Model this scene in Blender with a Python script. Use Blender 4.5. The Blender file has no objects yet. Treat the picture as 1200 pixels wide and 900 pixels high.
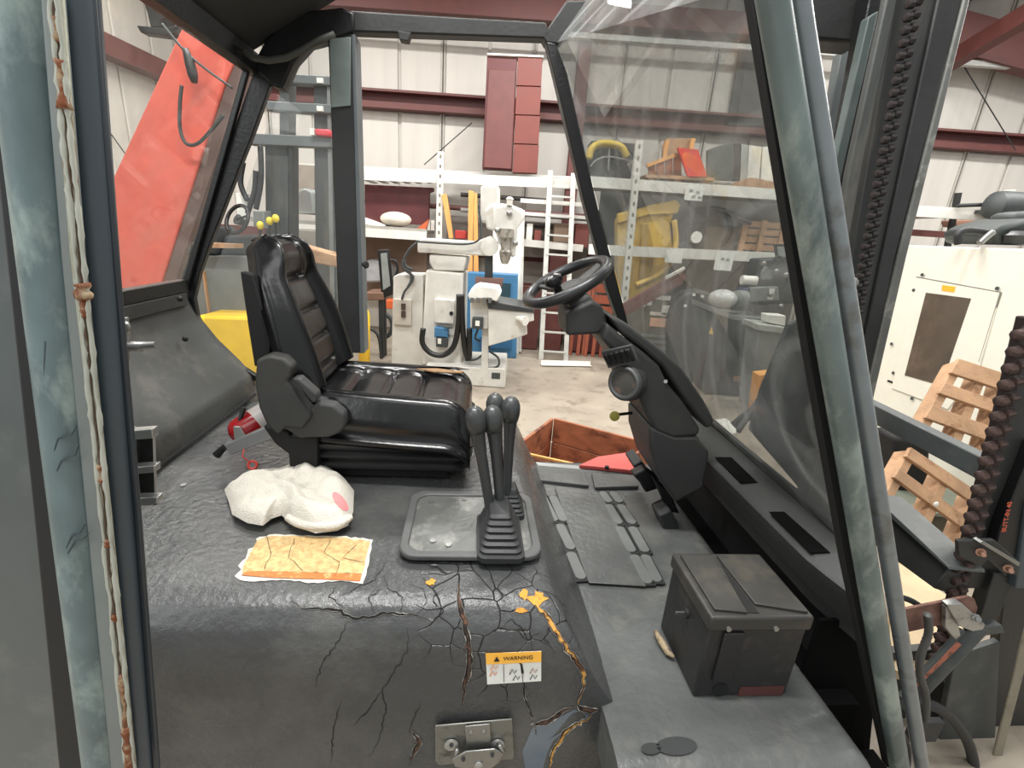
import bpy, bmesh, math, random
from mathutils import Vector, Matrix
from mathutils.bvhtree import BVHTree
random.seed(7)
S=bpy.context.scene
COL=S.collection
sin,cos,pi=math.sin,math.cos,math.pi
# ------------------------------------------------------------ camera
F=550.0; TH=math.atan(F/1704.0); PH=math.radians(4.04); EYE=1.62; PSI=math.radians(5.5)
R0=Vector((1,0,0)); U0=Vector((0,sin(TH),cos(TH))); FW=Vector((0,cos(TH),-sin(TH)))
CR=cos(PH)*R0+sin(PH)*U0; CU=-sin(PH)*R0+cos(PH)*U0
cd=bpy.data.cameras.new('camera'); cam=bpy.data.objects.new('camera',cd); COL.objects.link(cam)
M=Matrix((( CR.x,CU.x,-FW.x,0),(CR.y,CU.y,-FW.y,0),(CR.z,CU.z,-FW.z,EYE),(0,0,0,1)))
cam.matrix_world=M; cd.sensor_width=36.0; cd.lens=36.0*F/1200.0; cd.clip_start=0.02; cd.clip_end=60
S.camera=cam
# ------------------------------------------------------------ world, lights, exposure
w=bpy.data.worlds.new('sky'); S.world=w; w.use_nodes=True
bg=w.node_tree.nodes['Background']; bg.inputs[0].default_value=(0.96,0.99,1.0,1); bg.inputs[1].default_value=0.42
S.view_settings.view_transform='Standard'; S.view_settings.look='None'; S.view_settings.gamma=1.0
S.view_settings.use_curve_mapping=False; S.view_settings.exposure=0.62
def area(name,loc,sx,sy,power,rot=(0,0,0),col=(1,1,1)):
    l=bpy.data.lights.new(name,'AREA'); l.shape='RECTANGLE'; l.size=sx; l.size_y=sy; l.energy=power; l.color=col
    o=bpy.data.objects.new(name,l); COL.objects.link(o); o.location=loc; o.rotation_euler=rot; return o
for i,(x,y,s,pw) in enumerate([(-3.2,4.9,1,96),(0.2,4.9,1,104),(3.4,4.9,1,104),(6.4,4.6,1,96),(-2.2,3.2,1,55),(1.6,3.0,1,45),(5.0,2.6,1,60)]):
    area('ceiling_light',(x,y,4.75),1.6,0.35,pw,(0,0,0),(1.0,0.99,0.965))
area('ceiling_light',(-0.55,0.75,4.7),2.4,0.3,150,(0,0,0),(1.0,0.99,0.97))
area('bay_light',(0.4,-1.2,4.4),3.2,0.8,25,(math.radians(14),0,0),(1.0,1.0,0.98))
area('bay_light',(-2.6,-1.6,3.2),2.2,1.4,30,(math.radians(60),0,math.radians(-40)),(0.97,1.0,1.0))
# ------------------------------------------------------------ pixel <-> place
def ray(x,y,psi=0.0):
    d=FW+CR*((x-600)/F)+CU*((450-y)/F)
    return Vector((cos(psi)*d.x+sin(psi)*d.y,-sin(psi)*d.x+cos(psi)*d.y,d.z))
def P(x,y,X=None,Y=None,Z=None,psi=0.0):
    d=ray(x,y,psi)
    t=Y/d.y if Y is not None else (X/d.x if X is not None else (Z-EYE)/d.z)
    return Vector((0,0,EYE))+d*t
def T(x,y,**k): return P(x,y,psi=PSI,**k)
# ------------------------------------------------------------ materials
def lin(c): return tuple(((v/255)/12.92 if v/255<=0.04045 else ((v/255+0.055)/1.055)**2.4) for v in c)
MATS={}
def mat(name,c,rough=0.6,metal=0.0,var=0.12,scale=8.0,bump=0.0,bscale=60.0,c2=None,mix=0.5,c2scale=3.0,spec=0.5,coat=0.0,emit=0.0,rvar=0.1,stretch=None):
    if name in MATS: return MATS[name]
    m=bpy.data.materials.new(name); m.use_nodes=True; nt=m.node_tree; n=nt.nodes; L=nt.links
    b=n['Principled BSDF']; base=lin(c)
    tc=n.new('ShaderNodeTexCoord'); src=tc.outputs['Object']
    if stretch:
        mp=n.new('ShaderNodeMapping'); mp.inputs['Scale'].default_value=stretch; L.new(src,mp.inputs[0]); src=mp.outputs[0]
    nz=n.new('ShaderNodeTexNoise'); nz.inputs['Scale'].default_value=scale; nz.inputs['Detail'].default_value=6; L.new(src,nz.inputs[0])
    rp=n.new('ShaderNodeValToRGB'); L.new(nz.outputs[0],rp.inputs[0])
    rp.color_ramp.elements[0].position=0.3; rp.color_ramp.elements[1].position=0.7
    rp.color_ramp.elements[0].color=tuple(v*(1-var) for v in base)+(1,); rp.color_ramp.elements[1].color=tuple(min(1,v*(1+var)) for v in base)+(1,)
    out=rp.outputs[0]
    if c2:
        n2=n.new('ShaderNodeTexNoise'); n2.inputs['Scale'].default_value=c2scale; n2.inputs['Detail'].default_value=8; n2.inputs['Roughness'].default_value=0.65; L.new(src,n2.inputs[0])
        r2=n.new('ShaderNodeValToRGB'); L.new(n2.outputs[0],r2.inputs[0]); r2.color_ramp.elements[0].position=1-mix-0.07; r2.color_ramp.elements[1].position=1-mix+0.07
        mx=n.new('ShaderNodeMix'); mx.data_type='RGBA'; L.new(r2.outputs[0],mx.inputs[0]); L.new(out,mx.inputs[6]); mx.inputs[7].default_value=lin(c2)+(1,); out=mx.outputs[2]
    L.new(out,b.inputs['Base Color'])
    mr=n.new('ShaderNodeMapRange'); L.new(nz.outputs[0],mr.inputs[0]); mr.inputs[3].default_value=max(0.02,rough-rvar); mr.inputs[4].default_value=min(1,rough+rvar); L.new(mr.outputs[0],b.inputs['Roughness'])
    b.inputs['Metallic'].default_value=metal; b.inputs['Specular IOR Level'].default_value=spec; b.inputs['Coat Weight'].default_value=coat
    if emit: b.inputs['Emission Color'].default_value=base+(1,); b.inputs['Emission Strength'].default_value=emit
    if bump:
        n3=n.new('ShaderNodeTexNoise'); n3.inputs['Scale'].default_value=bscale; n3.inputs['Detail'].default_value=5; L.new(src,n3.inputs[0])
        bp=n.new('ShaderNodeBump'); bp.inputs['Strength'].default_value=bump; bp.inputs['Distance'].default_value=0.01; L.new(n3.outputs[0],bp.inputs['Height']); L.new(bp.outputs[0],b.inputs['Normal'])
    MATS[name]=m; return m
def glass_mat(name,tint,dirt,haze,scale=5.0,arcs=False):
    m=bpy.data.materials.new(name); m.use_nodes=True; nt=m.node_tree; n=nt.nodes; L=nt.links
    n.remove(n['Principled BSDF']); out=n['Material Output']
    tr=n.new('ShaderNodeBsdfTransparent'); tr.inputs[0].default_value=tint+(1,)
    gl=n.new('ShaderNodeBsdfGlossy'); gl.inputs['Roughness'].default_value=0.02
    fr=n.new('ShaderNodeFresnel'); fr.inputs[0].default_value=1.45
    ge=n.new('ShaderNodeNewGeometry'); iv=n.new('ShaderNodeMath'); iv.operation='SUBTRACT'; iv.inputs[0].default_value=1.0; L.new(ge.outputs['Backfacing'],iv.inputs[1])
    mu=n.new('ShaderNodeMath'); mu.operation='MULTIPLY'; L.new(fr.outputs[0],mu.inputs[0]); L.new(iv.outputs[0],mu.inputs[1])
    m1=n.new('ShaderNodeMixShader'); L.new(mu.outputs[0],m1.inputs[0]); L.new(tr.outputs[0],m1.inputs[1]); L.new(gl.outputs[0],m1.inputs[2])
    df=n.new('ShaderNodeBsdfDiffuse'); df.inputs[0].default_value=(0.75,0.76,0.74,1)
    tc=n.new('ShaderNodeTexCoord'); nz=n.new('ShaderNodeTexNoise'); nz.inputs['Scale'].default_value=scale; nz.inputs['Detail'].default_value=9; nz.inputs['Distortion'].default_value=0.6; L.new(tc.outputs['Object'],nz.inputs[0])
    mr=n.new('ShaderNodeMapRange'); mr.inputs[1].default_value=0.4; mr.inputs[2].default_value=0.75; mr.inputs[3].default_value=haze; mr.inputs[4].default_value=dirt; L.new(nz.outputs[0],mr.inputs[0])
    fac=mr.outputs[0]
    if arcs:
        wv=n.new('ShaderNodeTexWave'); wv.wave_type='RINGS'; wv.rings_direction='X'; wv.inputs['Scale'].default_value=2.1; wv.inputs['Distortion'].default_value=1.5; wv.inputs['Detail'].default_value=2
        mp=n.new('ShaderNodeMapping'); mp.inputs['Location'].default_value=(0,0.35,-1.2); L.new(tc.outputs['Object'],mp.inputs[0]); L.new(mp.outputs[0],wv.inputs[0])
        r=n.new('ShaderNodeMapRange'); r.inputs[1].default_value=0.86; r.inputs[2].default_value=1.0; r.inputs[3].default_value=0; r.inputs[4].default_value=0.10; L.new(wv.outputs[0],r.inputs[0])
        ad=n.new('ShaderNodeMath'); ad.operation='ADD'; L.new(fac,ad.inputs[0]); L.new(r.outputs[0],ad.inputs[1]); fac=ad.outputs[0]
    m2=n.new('ShaderNodeMixShader'); L.new(fac,m2.inputs[0]); L.new(m1.outputs[0],m2.inputs[1]); L.new(df.outputs[0],m2.inputs[2]); L.new(m2.outputs[0],out.inputs[0])
    return m
# ------------------------------------------------------------ geometry collector
def V(*a): return Vector(a)
def frame(d,up=None):
    d=Vector(d).normalized(); up=Vector(up) if up is not None else V(0,0,1)
    if abs(d.dot(up))>0.98: up=V(1,0,0)
    a=d.cross(up).normalized(); return d,a,a.cross(d).normalized()
class G:
    def __init__(s): s.v=[]; s.f=[]
    def add(s,vs,fs):
        k=len(s.v); s.v+= [Vector(p) for p in vs]; s.f+=[tuple(i+k for i in f) for f in fs]; return s
    def prism(s,pts,ext):
        n=len(pts); e=Vector(ext); nrm=Vector((0,0,0)); P0=[Vector(p) for p in pts]
        for i in range(n): nrm+=P0[i].cross(P0[(i+1)%n])
        a,b=(list(range(n)),list(range(2*n-1,n-1,-1)))
        if nrm.dot(e)>0: a=a[::-1]; b=b[::-1]; sd=[((i+1)%n,(i+1)%n+n,i+n,i)[::-1] for i in range(n)]
        else: sd=[((i+1)%n,(i+1)%n+n,i+n,i) for i in range(n)]
        return s.add(P0+[p+e for p in P0],[tuple(a),tuple(b)]+sd)
    def box(s,a,b):
        x0,y0,z0=[min(i,j) for i,j in zip(a,b)]; x1,y1,z1=[max(i,j) for i,j in zip(a,b)]
        return s.prism([(x0,y0,z0),(x1,y0,z0),(x1,y1,z0),(x0,y1,z0)],(0,0,z1-z0))
    def bar(s,p,q,w,h,up=None):
        p,q=Vector(p),Vector(q); d,a,b=frame(q-p,up)
        return s.prism([p+a*w/2+b*h/2,p-a*w/2+b*h/2,p-a*w/2-b*h/2,p+a*w/2-b*h/2],q-p)
    def tube(s,pts,r,n=12,cap=True,flat=1.0,up=None):
        pts=[Vector(p) for p in pts]; m=len(pts); vs=[]
        rs=r if isinstance(r,(list,tuple)) else [r]*m
        prev=None
        for i,p in enumerate(pts):
            d=(pts[min(i+1,m-1)]-pts[max(i-1,0)]).normalized()
            if prev is None: _,a,b=frame(d,up)
            else:
                a=(prev-d*prev.dot(d)).normalized(); b=a.cross(d)
            prev=a
            vs+=[p+a*cos(2*pi*k/n)*rs[i]+b*sin(2*pi*k/n)*rs[i]*flat for k in range(n)]
        fs=[(i*n+k,i*n+(k+1)%n,(i+1)*n+(k+1)%n,(i+1)*n+k) for i in range(m-1) for k in range(n)]
        if cap: fs+=[tuple(range(n))[::-1],tuple((m-1)*n+k for k in range(n))]
        return s.add(vs,fs)
    def cyl(s,p,q,r,n=20,r2=None): return s.tube([p,q],[r,r if r2 is None else r2],n)
    def disc_stack(s,c,ax,prof,n=24):
        c=Vector(c); d,a,b=frame(ax); vs=[]
        for (h,r) in prof: vs+=[c+d*h+a*cos(2*pi*k/n)*r+b*sin(2*pi*k/n)*r for k in range(n)]
        m=len(prof)
        return s.add(vs,[(i*n+k,i*n+(k+1)%n,(i+1)*n+(k+1)%n,(i+1)*n+k) for i in range(m-1) for k in range(n)]+[tuple(range(n))[::-1],tuple((m-1)*n+k for k in range(n))])
    def ball(s,c,rx,ry=None,rz=None,n=16,m=10):
        c=Vector(c); ry=rx if ry is None else ry; rz=rx if rz is None else rz
        vs=[c+V(0,0,-rz)]+[c+V(rx*sin(pi*i/m)*cos(2*pi*k/n),ry*sin(pi*i/m)*sin(2*pi*k/n),-rz*cos(pi*i/m)) for i in range(1,m) for k in range(n)]+[c+V(0,0,rz)]
        fs=[(0,1+(k+1)%n,1+k) for k in range(n)]+[(1+(i*n)+k,1+i*n+(k+1)%n,1+(i+1)*n+(k+1)%n,1+(i+1)*n+k) for i in range(m-2) for k in range(n)]
        e=len(vs)-1; o=1+(m-2)*n; fs+=[(e,o+k,o+(k+1)%n) for k in range(n)]
        return s.add(vs,fs)
    def torus(s,c,ax,R,r,n=48,m=14,squash=1.0):
        c=Vector(c); d,a,b=frame(ax); vs=[]
        for i in range(n):
            u=a*cos(2*pi*i/n)+b*sin(2*pi*i/n)
            vs+=[c+u*(R+r*cos(2*pi*k/m))+d*r*squash*sin(2*pi*k/m) for k in range(m)]
        return s.add(vs,[(i*m+k,((i+1)%n)*m+k,((i+1)%n)*m+(k+1)%m,i*m+(k+1)%m) for i in range(n) for k in range(m)])
    def grid(s,fn,nu,nv,closeu=False):
        vs=[fn(i/(nu if closeu else nu-1),j/(nv-1)) for j in range(nv) for i in range(nu)]
        fs=[(j*nu+i,j*nu+(i+1)%nu,(j+1)*nu+(i+1)%nu,(j+1)*nu+i) for j in range(nv-1) for i in range(nu if closeu else nu-1)]
        return s.add(vs,fs)
    def sheet(s,fn,nu,nv,off):
        # closed slab: fn(u,v) top surface, off = thickness vector
        k=len(s.v); off=Vector(off)
        top=[Vector(fn(i/(nu-1),j/(nv-1))) for j in range(nv) for i in range(nu)]; n=nu*nv
        fs=[(j*nu+i,j*nu+i+1,(j+1)*nu+i+1,(j+1)*nu+i) for j in range(nv-1) for i in range(nu-1)]
        fs+= [tuple(x+n for x in f[::-1]) for f in fs]
        for i in range(nu-1): fs+=[(i+1,i,i+n,i+1+n),((nv-1)*nu+i,(nv-1)*nu+i+1,(nv-1)*nu+i+1+n,(nv-1)*nu+i+n)]
        for j in range(nv-1): fs+=[(j*nu,(j+1)*nu,(j+1)*nu+n,j*nu+n),((j+1)*nu+nu-1,j*nu+nu-1,j*nu+nu-1+n,(j+1)*nu+nu-1+n)]
        return s.add(top+[p+off for p in top],fs)
ORG={}
def link(name,g,m,parent=None,org=None,smooth=False,bevel=0.0,rot=0.0,seg=2,label=None):
    org=ORG[parent.name] if parent is not None else (Vector(org) if org is not None else V(0,0,0))
    me=bpy.data.meshes.new(name); me.from_pydata([tuple(p-org) for p in g.v],[],g.f); 
    bm=bmesh.new(); bm.from_mesh(me); bmesh.ops.recalc_face_normals(bm,faces=bm.faces); bm.to_mesh(me); bm.free()
    me.materials.append(m)
    if smooth:
        for p in me.polygons: p.use_smooth=True
    o=bpy.data.objects.new(name,me); COL.objects.link(o)
    if smooth and smooth!=2: me.set_sharp_from_angle(angle=math.radians(42))
    if bevel:
        b=o.modifiers.new('bevel','BEVEL'); b.width=bevel; b.segments=seg; b.limit_method='ANGLE'; b.angle_limit=math.radians(35)
        for p in me.polygons: p.use_smooth=True
        me.set_sharp_from_angle(angle=math.radians(50)) if not smooth else None
    if parent is not None: o.parent=parent; ORG[o.name]=org
    else:
        o.location=Matrix.Rotation(rot,3,'Z')@org; o.rotation_euler.z=rot; ORG[o.name]=org
    if label: o['label']=label
    return o
def thing(name,label,cat,org=(0,0,0),rot=0.0,group=None):
    o=bpy.data.objects.new(name,None); COL.objects.link(o); o.empty_display_size=0.1
    o.location=Matrix.Rotation(rot,3,'Z')@Vector(org); o.rotation_euler.z=rot; ORG[o.name]=Vector(org)
    o['label']=label; o['category']=cat
    if group: o['group']=group
    return o
def tag(o,label,cat,group=None,kind=None):
    o['label']=label; o['category']=cat
    if group: o['group']=group
    if kind: o['kind']=kind
    return o
def struct(name,g,m,parent=None,**k):
    o=link(name,g,m,parent,**k)
    if parent is None: o['kind']='structure'
    return o
def slab(pix,Y,th,psi=0.0):   # outline at real distance Y, given real thickness th
    g=G(); return g.prism([P(x,y,Y=Y,psi=psi) for x,y in pix],(0,th,0))
def boxat(x0,y0,x1,y1,Y,th,psi=0.0):   # upright box whose front face stands at distance Y
    a=P(x0,(y0+y1)/2,Y=Y,psi=psi); b=P(x1,(y0+y1)/2,Y=Y,psi=psi); xm=(x0+x1)/2
    t=P(xm,y0,Y=Y,psi=psi).z; u=P(xm,y1,Y=Y,psi=psi).z
    return G().box((a.x,Y,u),(b.x,Y+th,t))
def text(s,size,m,name,parent,mtx,ext=0.0004):
    c=bpy.data.curves.new('t','FONT'); c.body=s; c.size=size; c.extrude=ext; c.align_x='CENTER'; c.align_y='CENTER'
    o=bpy.data.objects.new('t',c); COL.objects.link(o)
    dg=bpy.context.evaluated_depsgraph_get(); me=bpy.data.meshes.new_from_object(o.evaluated_get(dg)); bpy.data.objects.remove(o)
    me.transform(mtx); me.transform(Matrix.Translation(-ORG[parent.name])); me.name=name; me.materials.clear(); me.materials.append(m)
    q=bpy.data.objects.new(name,me); COL.objects.link(q); q.parent=parent; ORG[q.name]=ORG[parent.name]; return q
def basis(o,x,y):
    x=Vector(x).normalized(); z=x.cross(Vector(y)).normalized(); y=z.cross(x); o=Vector(o)
    return Matrix(((x.x,y.x,z.x,o.x),(x.y,y.y,z.y,o.y),(x.z,y.z,z.z,o.z),(0,0,0,1)))
# ------------------------------------------------------------ palette
blackp=mat('black_paint',(20,21,21),0.42,bump=0.15,bscale=90)
blackm=mat('black_matte',(13,13,14),0.75)
plast=mat('black_plastic',(51,52,51),0.55,bump=0.25,bscale=350,c2=(58,57,54),mix=0.42,c2scale=5)
plastd=mat('dark_plastic',(28,28,29),0.5,bump=0.2,bscale=300)
vinyl=mat('seat_vinyl',(17,17,18),0.24,bump=0.12,bscale=25,coat=0.0,rvar=0.05)
hoodm=mat('hood_vinyl',(68,69,69),0.27,bump=0.32,bscale=55,c2=(84,84,82),mix=0.44,c2scale=3.2,rvar=0.08)
matm=mat('rubber_mat',(84,86,85),0.38,bump=0.3,bscale=45,c2=(98,98,94),mix=0.40,c2scale=6)
rubber=mat('rubber',(42,43,44),0.55,bump=0.1)
foam=mat('foam',(196,146,74),0.9,c2=(84,54,32),mix=0.46,c2scale=28,bump=0.5,bscale=90)
foamd=mat('foam_dark',(92,66,50),0.9,c2=(36,28,24),mix=0.5,c2scale=60,bump=0.5)
teal=mat('teal_steel',(98,116,118),0.36,metal=0.0,var=0.3,scale=18,c2=(146,162,158),mix=0.44,c2scale=16,bump=0.12,bscale=30,stretch=(1,1,.5),spec=.6)
slate=mat('slate_steel',(64,74,82),0.34,var=0.12,scale=5,spec=.6)
grey=mat('grey_steel',(66,70,69),0.5,var=0.15,c2=(86,88,86),mix=0.4,c2scale=6)
dkgrey=mat('dark_steel',(40,41,40),0.5,var=0.2,bump=0.1)
mastg=mat('mast_steel',(66,68,66),0.5,var=0.2,c2=(86,84,78),mix=0.4,c2scale=9,bump=0.2,stretch=(1,1,.25))
rust=mat('rusty_chain',(62,44,38),0.75,c2=(40,30,28),mix=0.5,c2scale=30,bump=0.5,bscale=60)
rustp=mat('rusty_plate',(128,94,82),0.7,c2=(100,70,60),mix=0.5,c2scale=14)
alu=mat('cast_aluminium',(176,176,172),0.38,metal=0.75,c2=(120,120,118),mix=0.4,c2scale=20)
steel=mat('bright_steel',(150,150,146),0.35,metal=0.8)
weld=mat('weld_seam',(168,168,150),0.6,c2=(120,74,44),mix=0.42,c2scale=22,bump=0.6,bscale=60,stretch=(1,1,.4))
white=mat('white_enamel',(232,230,222),0.5,var=0.04)
machw=mat('machine_paint',(206,204,196),0.5,var=0.08,c2=(180,172,156),mix=0.35,c2scale=7)
maroon=mat('maroon_paint',(98,54,50),0.55,var=0.12)
woodl=mat('pale_wood',(222,160,92),0.65,var=0.15,scale=5,stretch=(6,6,.6))
woodp=mat('pallet_wood',(172,136,104),0.75,var=0.2,c2=(130,92,64),mix=0.38,c2scale=7,bump=0.3)
woodc=mat('crate_wood',(150,92,62),0.7,var=0.25,c2=(96,56,38),mix=0.42,c2scale=5,stretch=(.5,2,2))
redp=mat('red_paint',(196,66,58),0.5,var=0.08)
yel=mat('yellow_paint',(240,196,50),0.45,var=0.08)
blue=mat('blue_paint',(66,120,160),0.5,var=0.1)
dkmach=mat('dark_machine',(62,66,66),0.55,var=0.2)
midgrey=mat('mid_grey_paint',(128,132,128),0.55,var=0.12)
paper=mat('paper',(226,226,220),0.8,var=0.03)

def crackle(m,center,rad):
    nt=m.node_tree; n=nt.nodes; L=nt.links; b=n['Principled BSDF']
    tc=n.new('ShaderNodeTexCoord'); nz=n.new('ShaderNodeTexNoise'); nz.inputs['Scale'].default_value=9; L.new(tc.outputs['Object'],nz.inputs[0])
    mv=n.new('ShaderNodeVectorMath'); mv.operation='MULTIPLY_ADD'; L.new(nz.outputs['Color'],mv.inputs[0]); mv.inputs[1].default_value=(.06,.06,.06); L.new(tc.outputs['Object'],mv.inputs[2])
    vo=n.new('ShaderNodeTexVoronoi'); vo.feature='DISTANCE_TO_EDGE'; vo.inputs['Scale'].default_value=17; L.new(mv.outputs[0],vo.inputs[0])
    ln=n.new('ShaderNodeMapRange'); ln.inputs[1].default_value=0.0; ln.inputs[2].default_value=0.028; ln.inputs[3].default_value=1; ln.inputs[4].default_value=0; L.new(vo.outputs['Distance'],ln.inputs[0])
    ds=n.new('ShaderNodeVectorMath'); ds.operation='DISTANCE'; L.new(tc.outputs['Object'],ds.inputs[0]); ds.inputs[1].default_value=center
    n2=n.new('ShaderNodeTexNoise'); n2.inputs['Scale'].default_value=7; L.new(tc.outputs['Object'],n2.inputs[0])
    ma=n.new('ShaderNodeMath'); ma.operation='MULTIPLY_ADD'; L.new(n2.outputs[0],ma.inputs[0]); ma.inputs[1].default_value=.45; L.new(ds.outputs['Value'],ma.inputs[2])
    mk=n.new('ShaderNodeMapRange'); mk.inputs[1].default_value=rad+.2; mk.inputs[2].default_value=rad+.27; mk.inputs[3].default_value=1; mk.inputs[4].default_value=0; L.new(ma.outputs[0],mk.inputs[0])
    mu=n.new('ShaderNodeMath'); mu.operation='MULTIPLY'; L.new(ln.outputs[0],mu.inputs[0]); L.new(mk.outputs[0],mu.inputs[1])
    src=b.inputs['Base Color'].links[0].from_socket; mx=n.new('ShaderNodeMix'); mx.data_type='RGBA'; L.new(mu.outputs[0],mx.inputs[0]); L.new(src,mx.inputs[6]); mx.inputs[7].default_value=(.012,.011,.01,1); L.new(mx.outputs[2],b.inputs['Base Color'])
    bp=n.new('ShaderNodeBump'); bp.invert=True; bp.inputs['Strength'].default_value=.8; bp.inputs['Distance'].default_value=.003; L.new(mu.outputs[0],bp.inputs['Height'])
    nb=b.inputs['Normal'].links[0].from_socket; L.new(nb,bp.inputs['Normal'])
    n4=n.new('ShaderNodeTexNoise'); n4.inputs['Scale'].default_value=420; L.new(tc.outputs['Object'],n4.inputs[0])
    b4=n.new('ShaderNodeBump'); b4.inputs['Strength'].default_value=.35; b4.inputs['Distance'].default_value=.002; L.new(n4.outputs[0],b4.inputs['Height']); L.new(bp.outputs[0],b4.inputs['Normal']); L.new(b4.outputs[0],b.inputs['Normal'])
crackle(hoodm,(-0.02,-0.50,0.84),0.17)
# ------------------------------------------------------------ setting
def floor_mat():
    m=mat('concrete',(150,140,126),0.5,var=0.15,scale=2.5,c2=(122,112,99),mix=0.40,c2scale=4.5,bump=0.15,bscale=25,rvar=.15); return m
struct('floor',G().box((-9,-3,-0.1),(11,9,0)),floor_mat())
wallm=mat('wall_panel',(198,193,185),0.6,var=0.05,scale=1.5,stretch=(6,6,.4))
wallj=mat('wall_rib',(176,171,163),0.6,var=0.05)
WB=7.5
g=G().box((-6.4,WB,0),(11,WB+0.1,5.2)); wb=struct('wall_back',g,wallm)
xs=[-6.2+0.62*i for i in range(27)]
for i,x in enumerate(xs[:-1]):
    for z0,z1 in ((0.02,3.12),(3.34,5.1)):
        struct('panel',G().box((x+0.02,WB-0.03,z0),(xs[i+1]-0.02,WB,z1)),wallm,wb,bevel=0.008,seg=1)
    if i%2==0:
        struct('rib',G().box((x-0.045,WB-0.045,0.02),(x-0.02,WB-0.0,5.1)),wallj,wb); struct('rib',G().box((x+0.0,WB-0.045,0.02),(x+0.02,WB,5.1)),wallj,wb)
g=G().box((-6,WB-0.22,3.13),(11,WB-0.03,3.16)); g.box((-6,WB-0.07,3.16),(11,WB-0.035,3.36)); g.box((-6,WB-0.22,3.33),(11,WB-0.03,3.36)); g.box((-6,WB-.22,3.16),(11,WB-.2,3.2))
struct('trim_1',g,maroon)
g=G().box((-6,WB-0.2,1.22),(11,WB-0.03,1.44)); struct('trim_2',g,maroon)
WL=-5.0
wl=struct('wall_left',G().box((WL-0.1,-1,0),(WL,WB,5.2)),wallm)
for i in range(13):
    struct('panel',G().box((WL,-0.4+i*0.62,0.02),(WL+0.03,-0.4+i*0.62+0.58,5.1)),wallm,wl,bevel=0.008,seg=1)
struct('trim_3',G().box((WL+0.03,-1,3.2),(WL+0.24,WB-.2,3.42)),maroon)
ceil=struct('ceiling',G().box((-6,0.9,5.2),(11,WB+.1,5.3)),mat('ceiling_sheet',(190,186,176),0.7,var=0.06))
for x in (-4.2,-1.2,1.9,5.4,8.6):
    g=G().box((x-0.11,1.0,4.82),(x+0.11,WB-.05,4.85)); g.box((x-0.02,1.0,4.85),(x+0.02,WB-.05,5.2)); g.box((x-0.11,1.0,5.17),(x+0.11,WB-.05,5.2))
    struct('rafter',g,maroon,ceil)
for y in (2.2,3.6,5.0,6.4):
    struct('purlin',G().box((-6,y-0.04,4.98),(11,y+0.04,5.17)),maroon,ceil)
for x in (-5.6,P(682,100,Y=7.2).x,8.9):
    g=G().box((x-0.08,WB-0.30,0),(x+0.08,WB-0.28,5.15)); g.box((x-.02,WB-.28,0),(x+.02,WB-.05,5.15)); g.box((x-.08,WB-.06,0),(x+.08,WB-.046,5.15))
    struct('wall_column',g,maroon,wb)
za=P(520,6,Y=7.2).z
struct('trim_4',G().box((-6,7.1,za-.12),(11,7.3,za+.12)),maroon); struct('trim_5',G().box((-6,7.05,za-.30),(11,7.12,za-.24)),mat('pale_trim',(190,190,186),.5))
struct('dark_wall_panel',G().prism([P(x,y,Y=7.40) for x,y in [(880,-30),(960,-30),(914,148),(853,146)]],(0,.03,0)),mat('dark_wall_panel',(92,92,88),.7,var=.2),wb)
# sloping eave brace, top right of the wall
a=P(1130,62,Y=6.9); b=P(1200,20,Y=6.2); struct('rafter',G().bar(a-(b-a)*.6,b+(b-a)*.8,0.14,0.2),maroon,ceil)
a=P(1120,40,Y=7.1); b=P(1200,62,Y=7.1); struct('rafter',G().bar(a-(b-a)*.8,b+(b-a)*2,0.2,0.42),maroon,ceil)
def rod(a,b,nm='brace_rod'):
    struct(nm,G().cyl(a,b,0.007,8),dkgrey,wb)
rod(P(497,193,Y=7.2),P(553,144,Y=7.2)); rod(P(1120,62,Y=7.2),P(1190,176,Y=7.2)); rod(P(118,140,Y=6.2),P(148,182,Y=6.0))
# ------------------------------------------------------------ forklift (the one we look into)
FO=V(0.1,1.35,0)
fk=thing('forklift','dark grey forklift filling the foreground, its open cab with black seat and steering wheel','forklift',FO,PSI)
def part(name,g,m,parent=fk,**k): return link(name,g,m,parent,**k)
# hood ------------------------------------------------
prof=[(0.772,0.30),(0.778,0.45),(0.785,0.60),(0.79,0.70),(0.797,0.75),(0.812,0.79),(0.84,0.822),(0.88,0.842),(0.93,0.85),(1.3,0.853),(1.7,0.853),(2.0,0.85)]
cum=[0]
for i in range(1,len(prof)): cum.append(cum[-1]+math.dist(prof[i],prof[i-1]))
def pr(t):
    s=t*cum[-1]
    for i in range(1,len(cum)):
        if s<=cum[i]+1e-9:
            k=(s-cum[i-1])/(cum[i]-cum[i-1]); return prof[i-1][0]*(1-k)+prof[i][0]*k, prof[i-1][1]*(1-k)+prof[i][1]*k
    return prof[-1]
def smooth(a,b,x): x=max(0,min(1,(x-a)/(b-a))); return x*x*(3-2*x)
def cap(X,Y):
    e=0.185-0.03*smooth(1.0,2.0,Y)
    return 0.853-0.30*smooth(e,e+0.22,X)
from mathutils import noise
def hoodf(u,v):
    X=-1.0+1.47*u; y,z=pr(v)
    zc=cap(X,y)
    if z>zc-0.03: z=min(z,zc-0.03*math.exp(-(max(0,z-(zc-0.03)))/0.03)) if z>zc-0.03 else z
    y+=0.03*smooth(0.26,0.42,X)*smooth(1.2,0.78,y)
    nn=noise.noise(V(X*6,y*6,z*6))*0.004
    return V(X,y-nn*(1 if v<.35 else 0),z+nn*(0 if v<.35 else 1)+0.008*smooth(-.4,-.95,X)*0)
g=G().grid(hoodf,150,150)
hoodg=g
hood=part('hood_cover',g,hoodm,smooth=2)
HB=BVHTree.FromPolygons([tuple(p) for p in g.v],[f for f in g.f])
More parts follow.
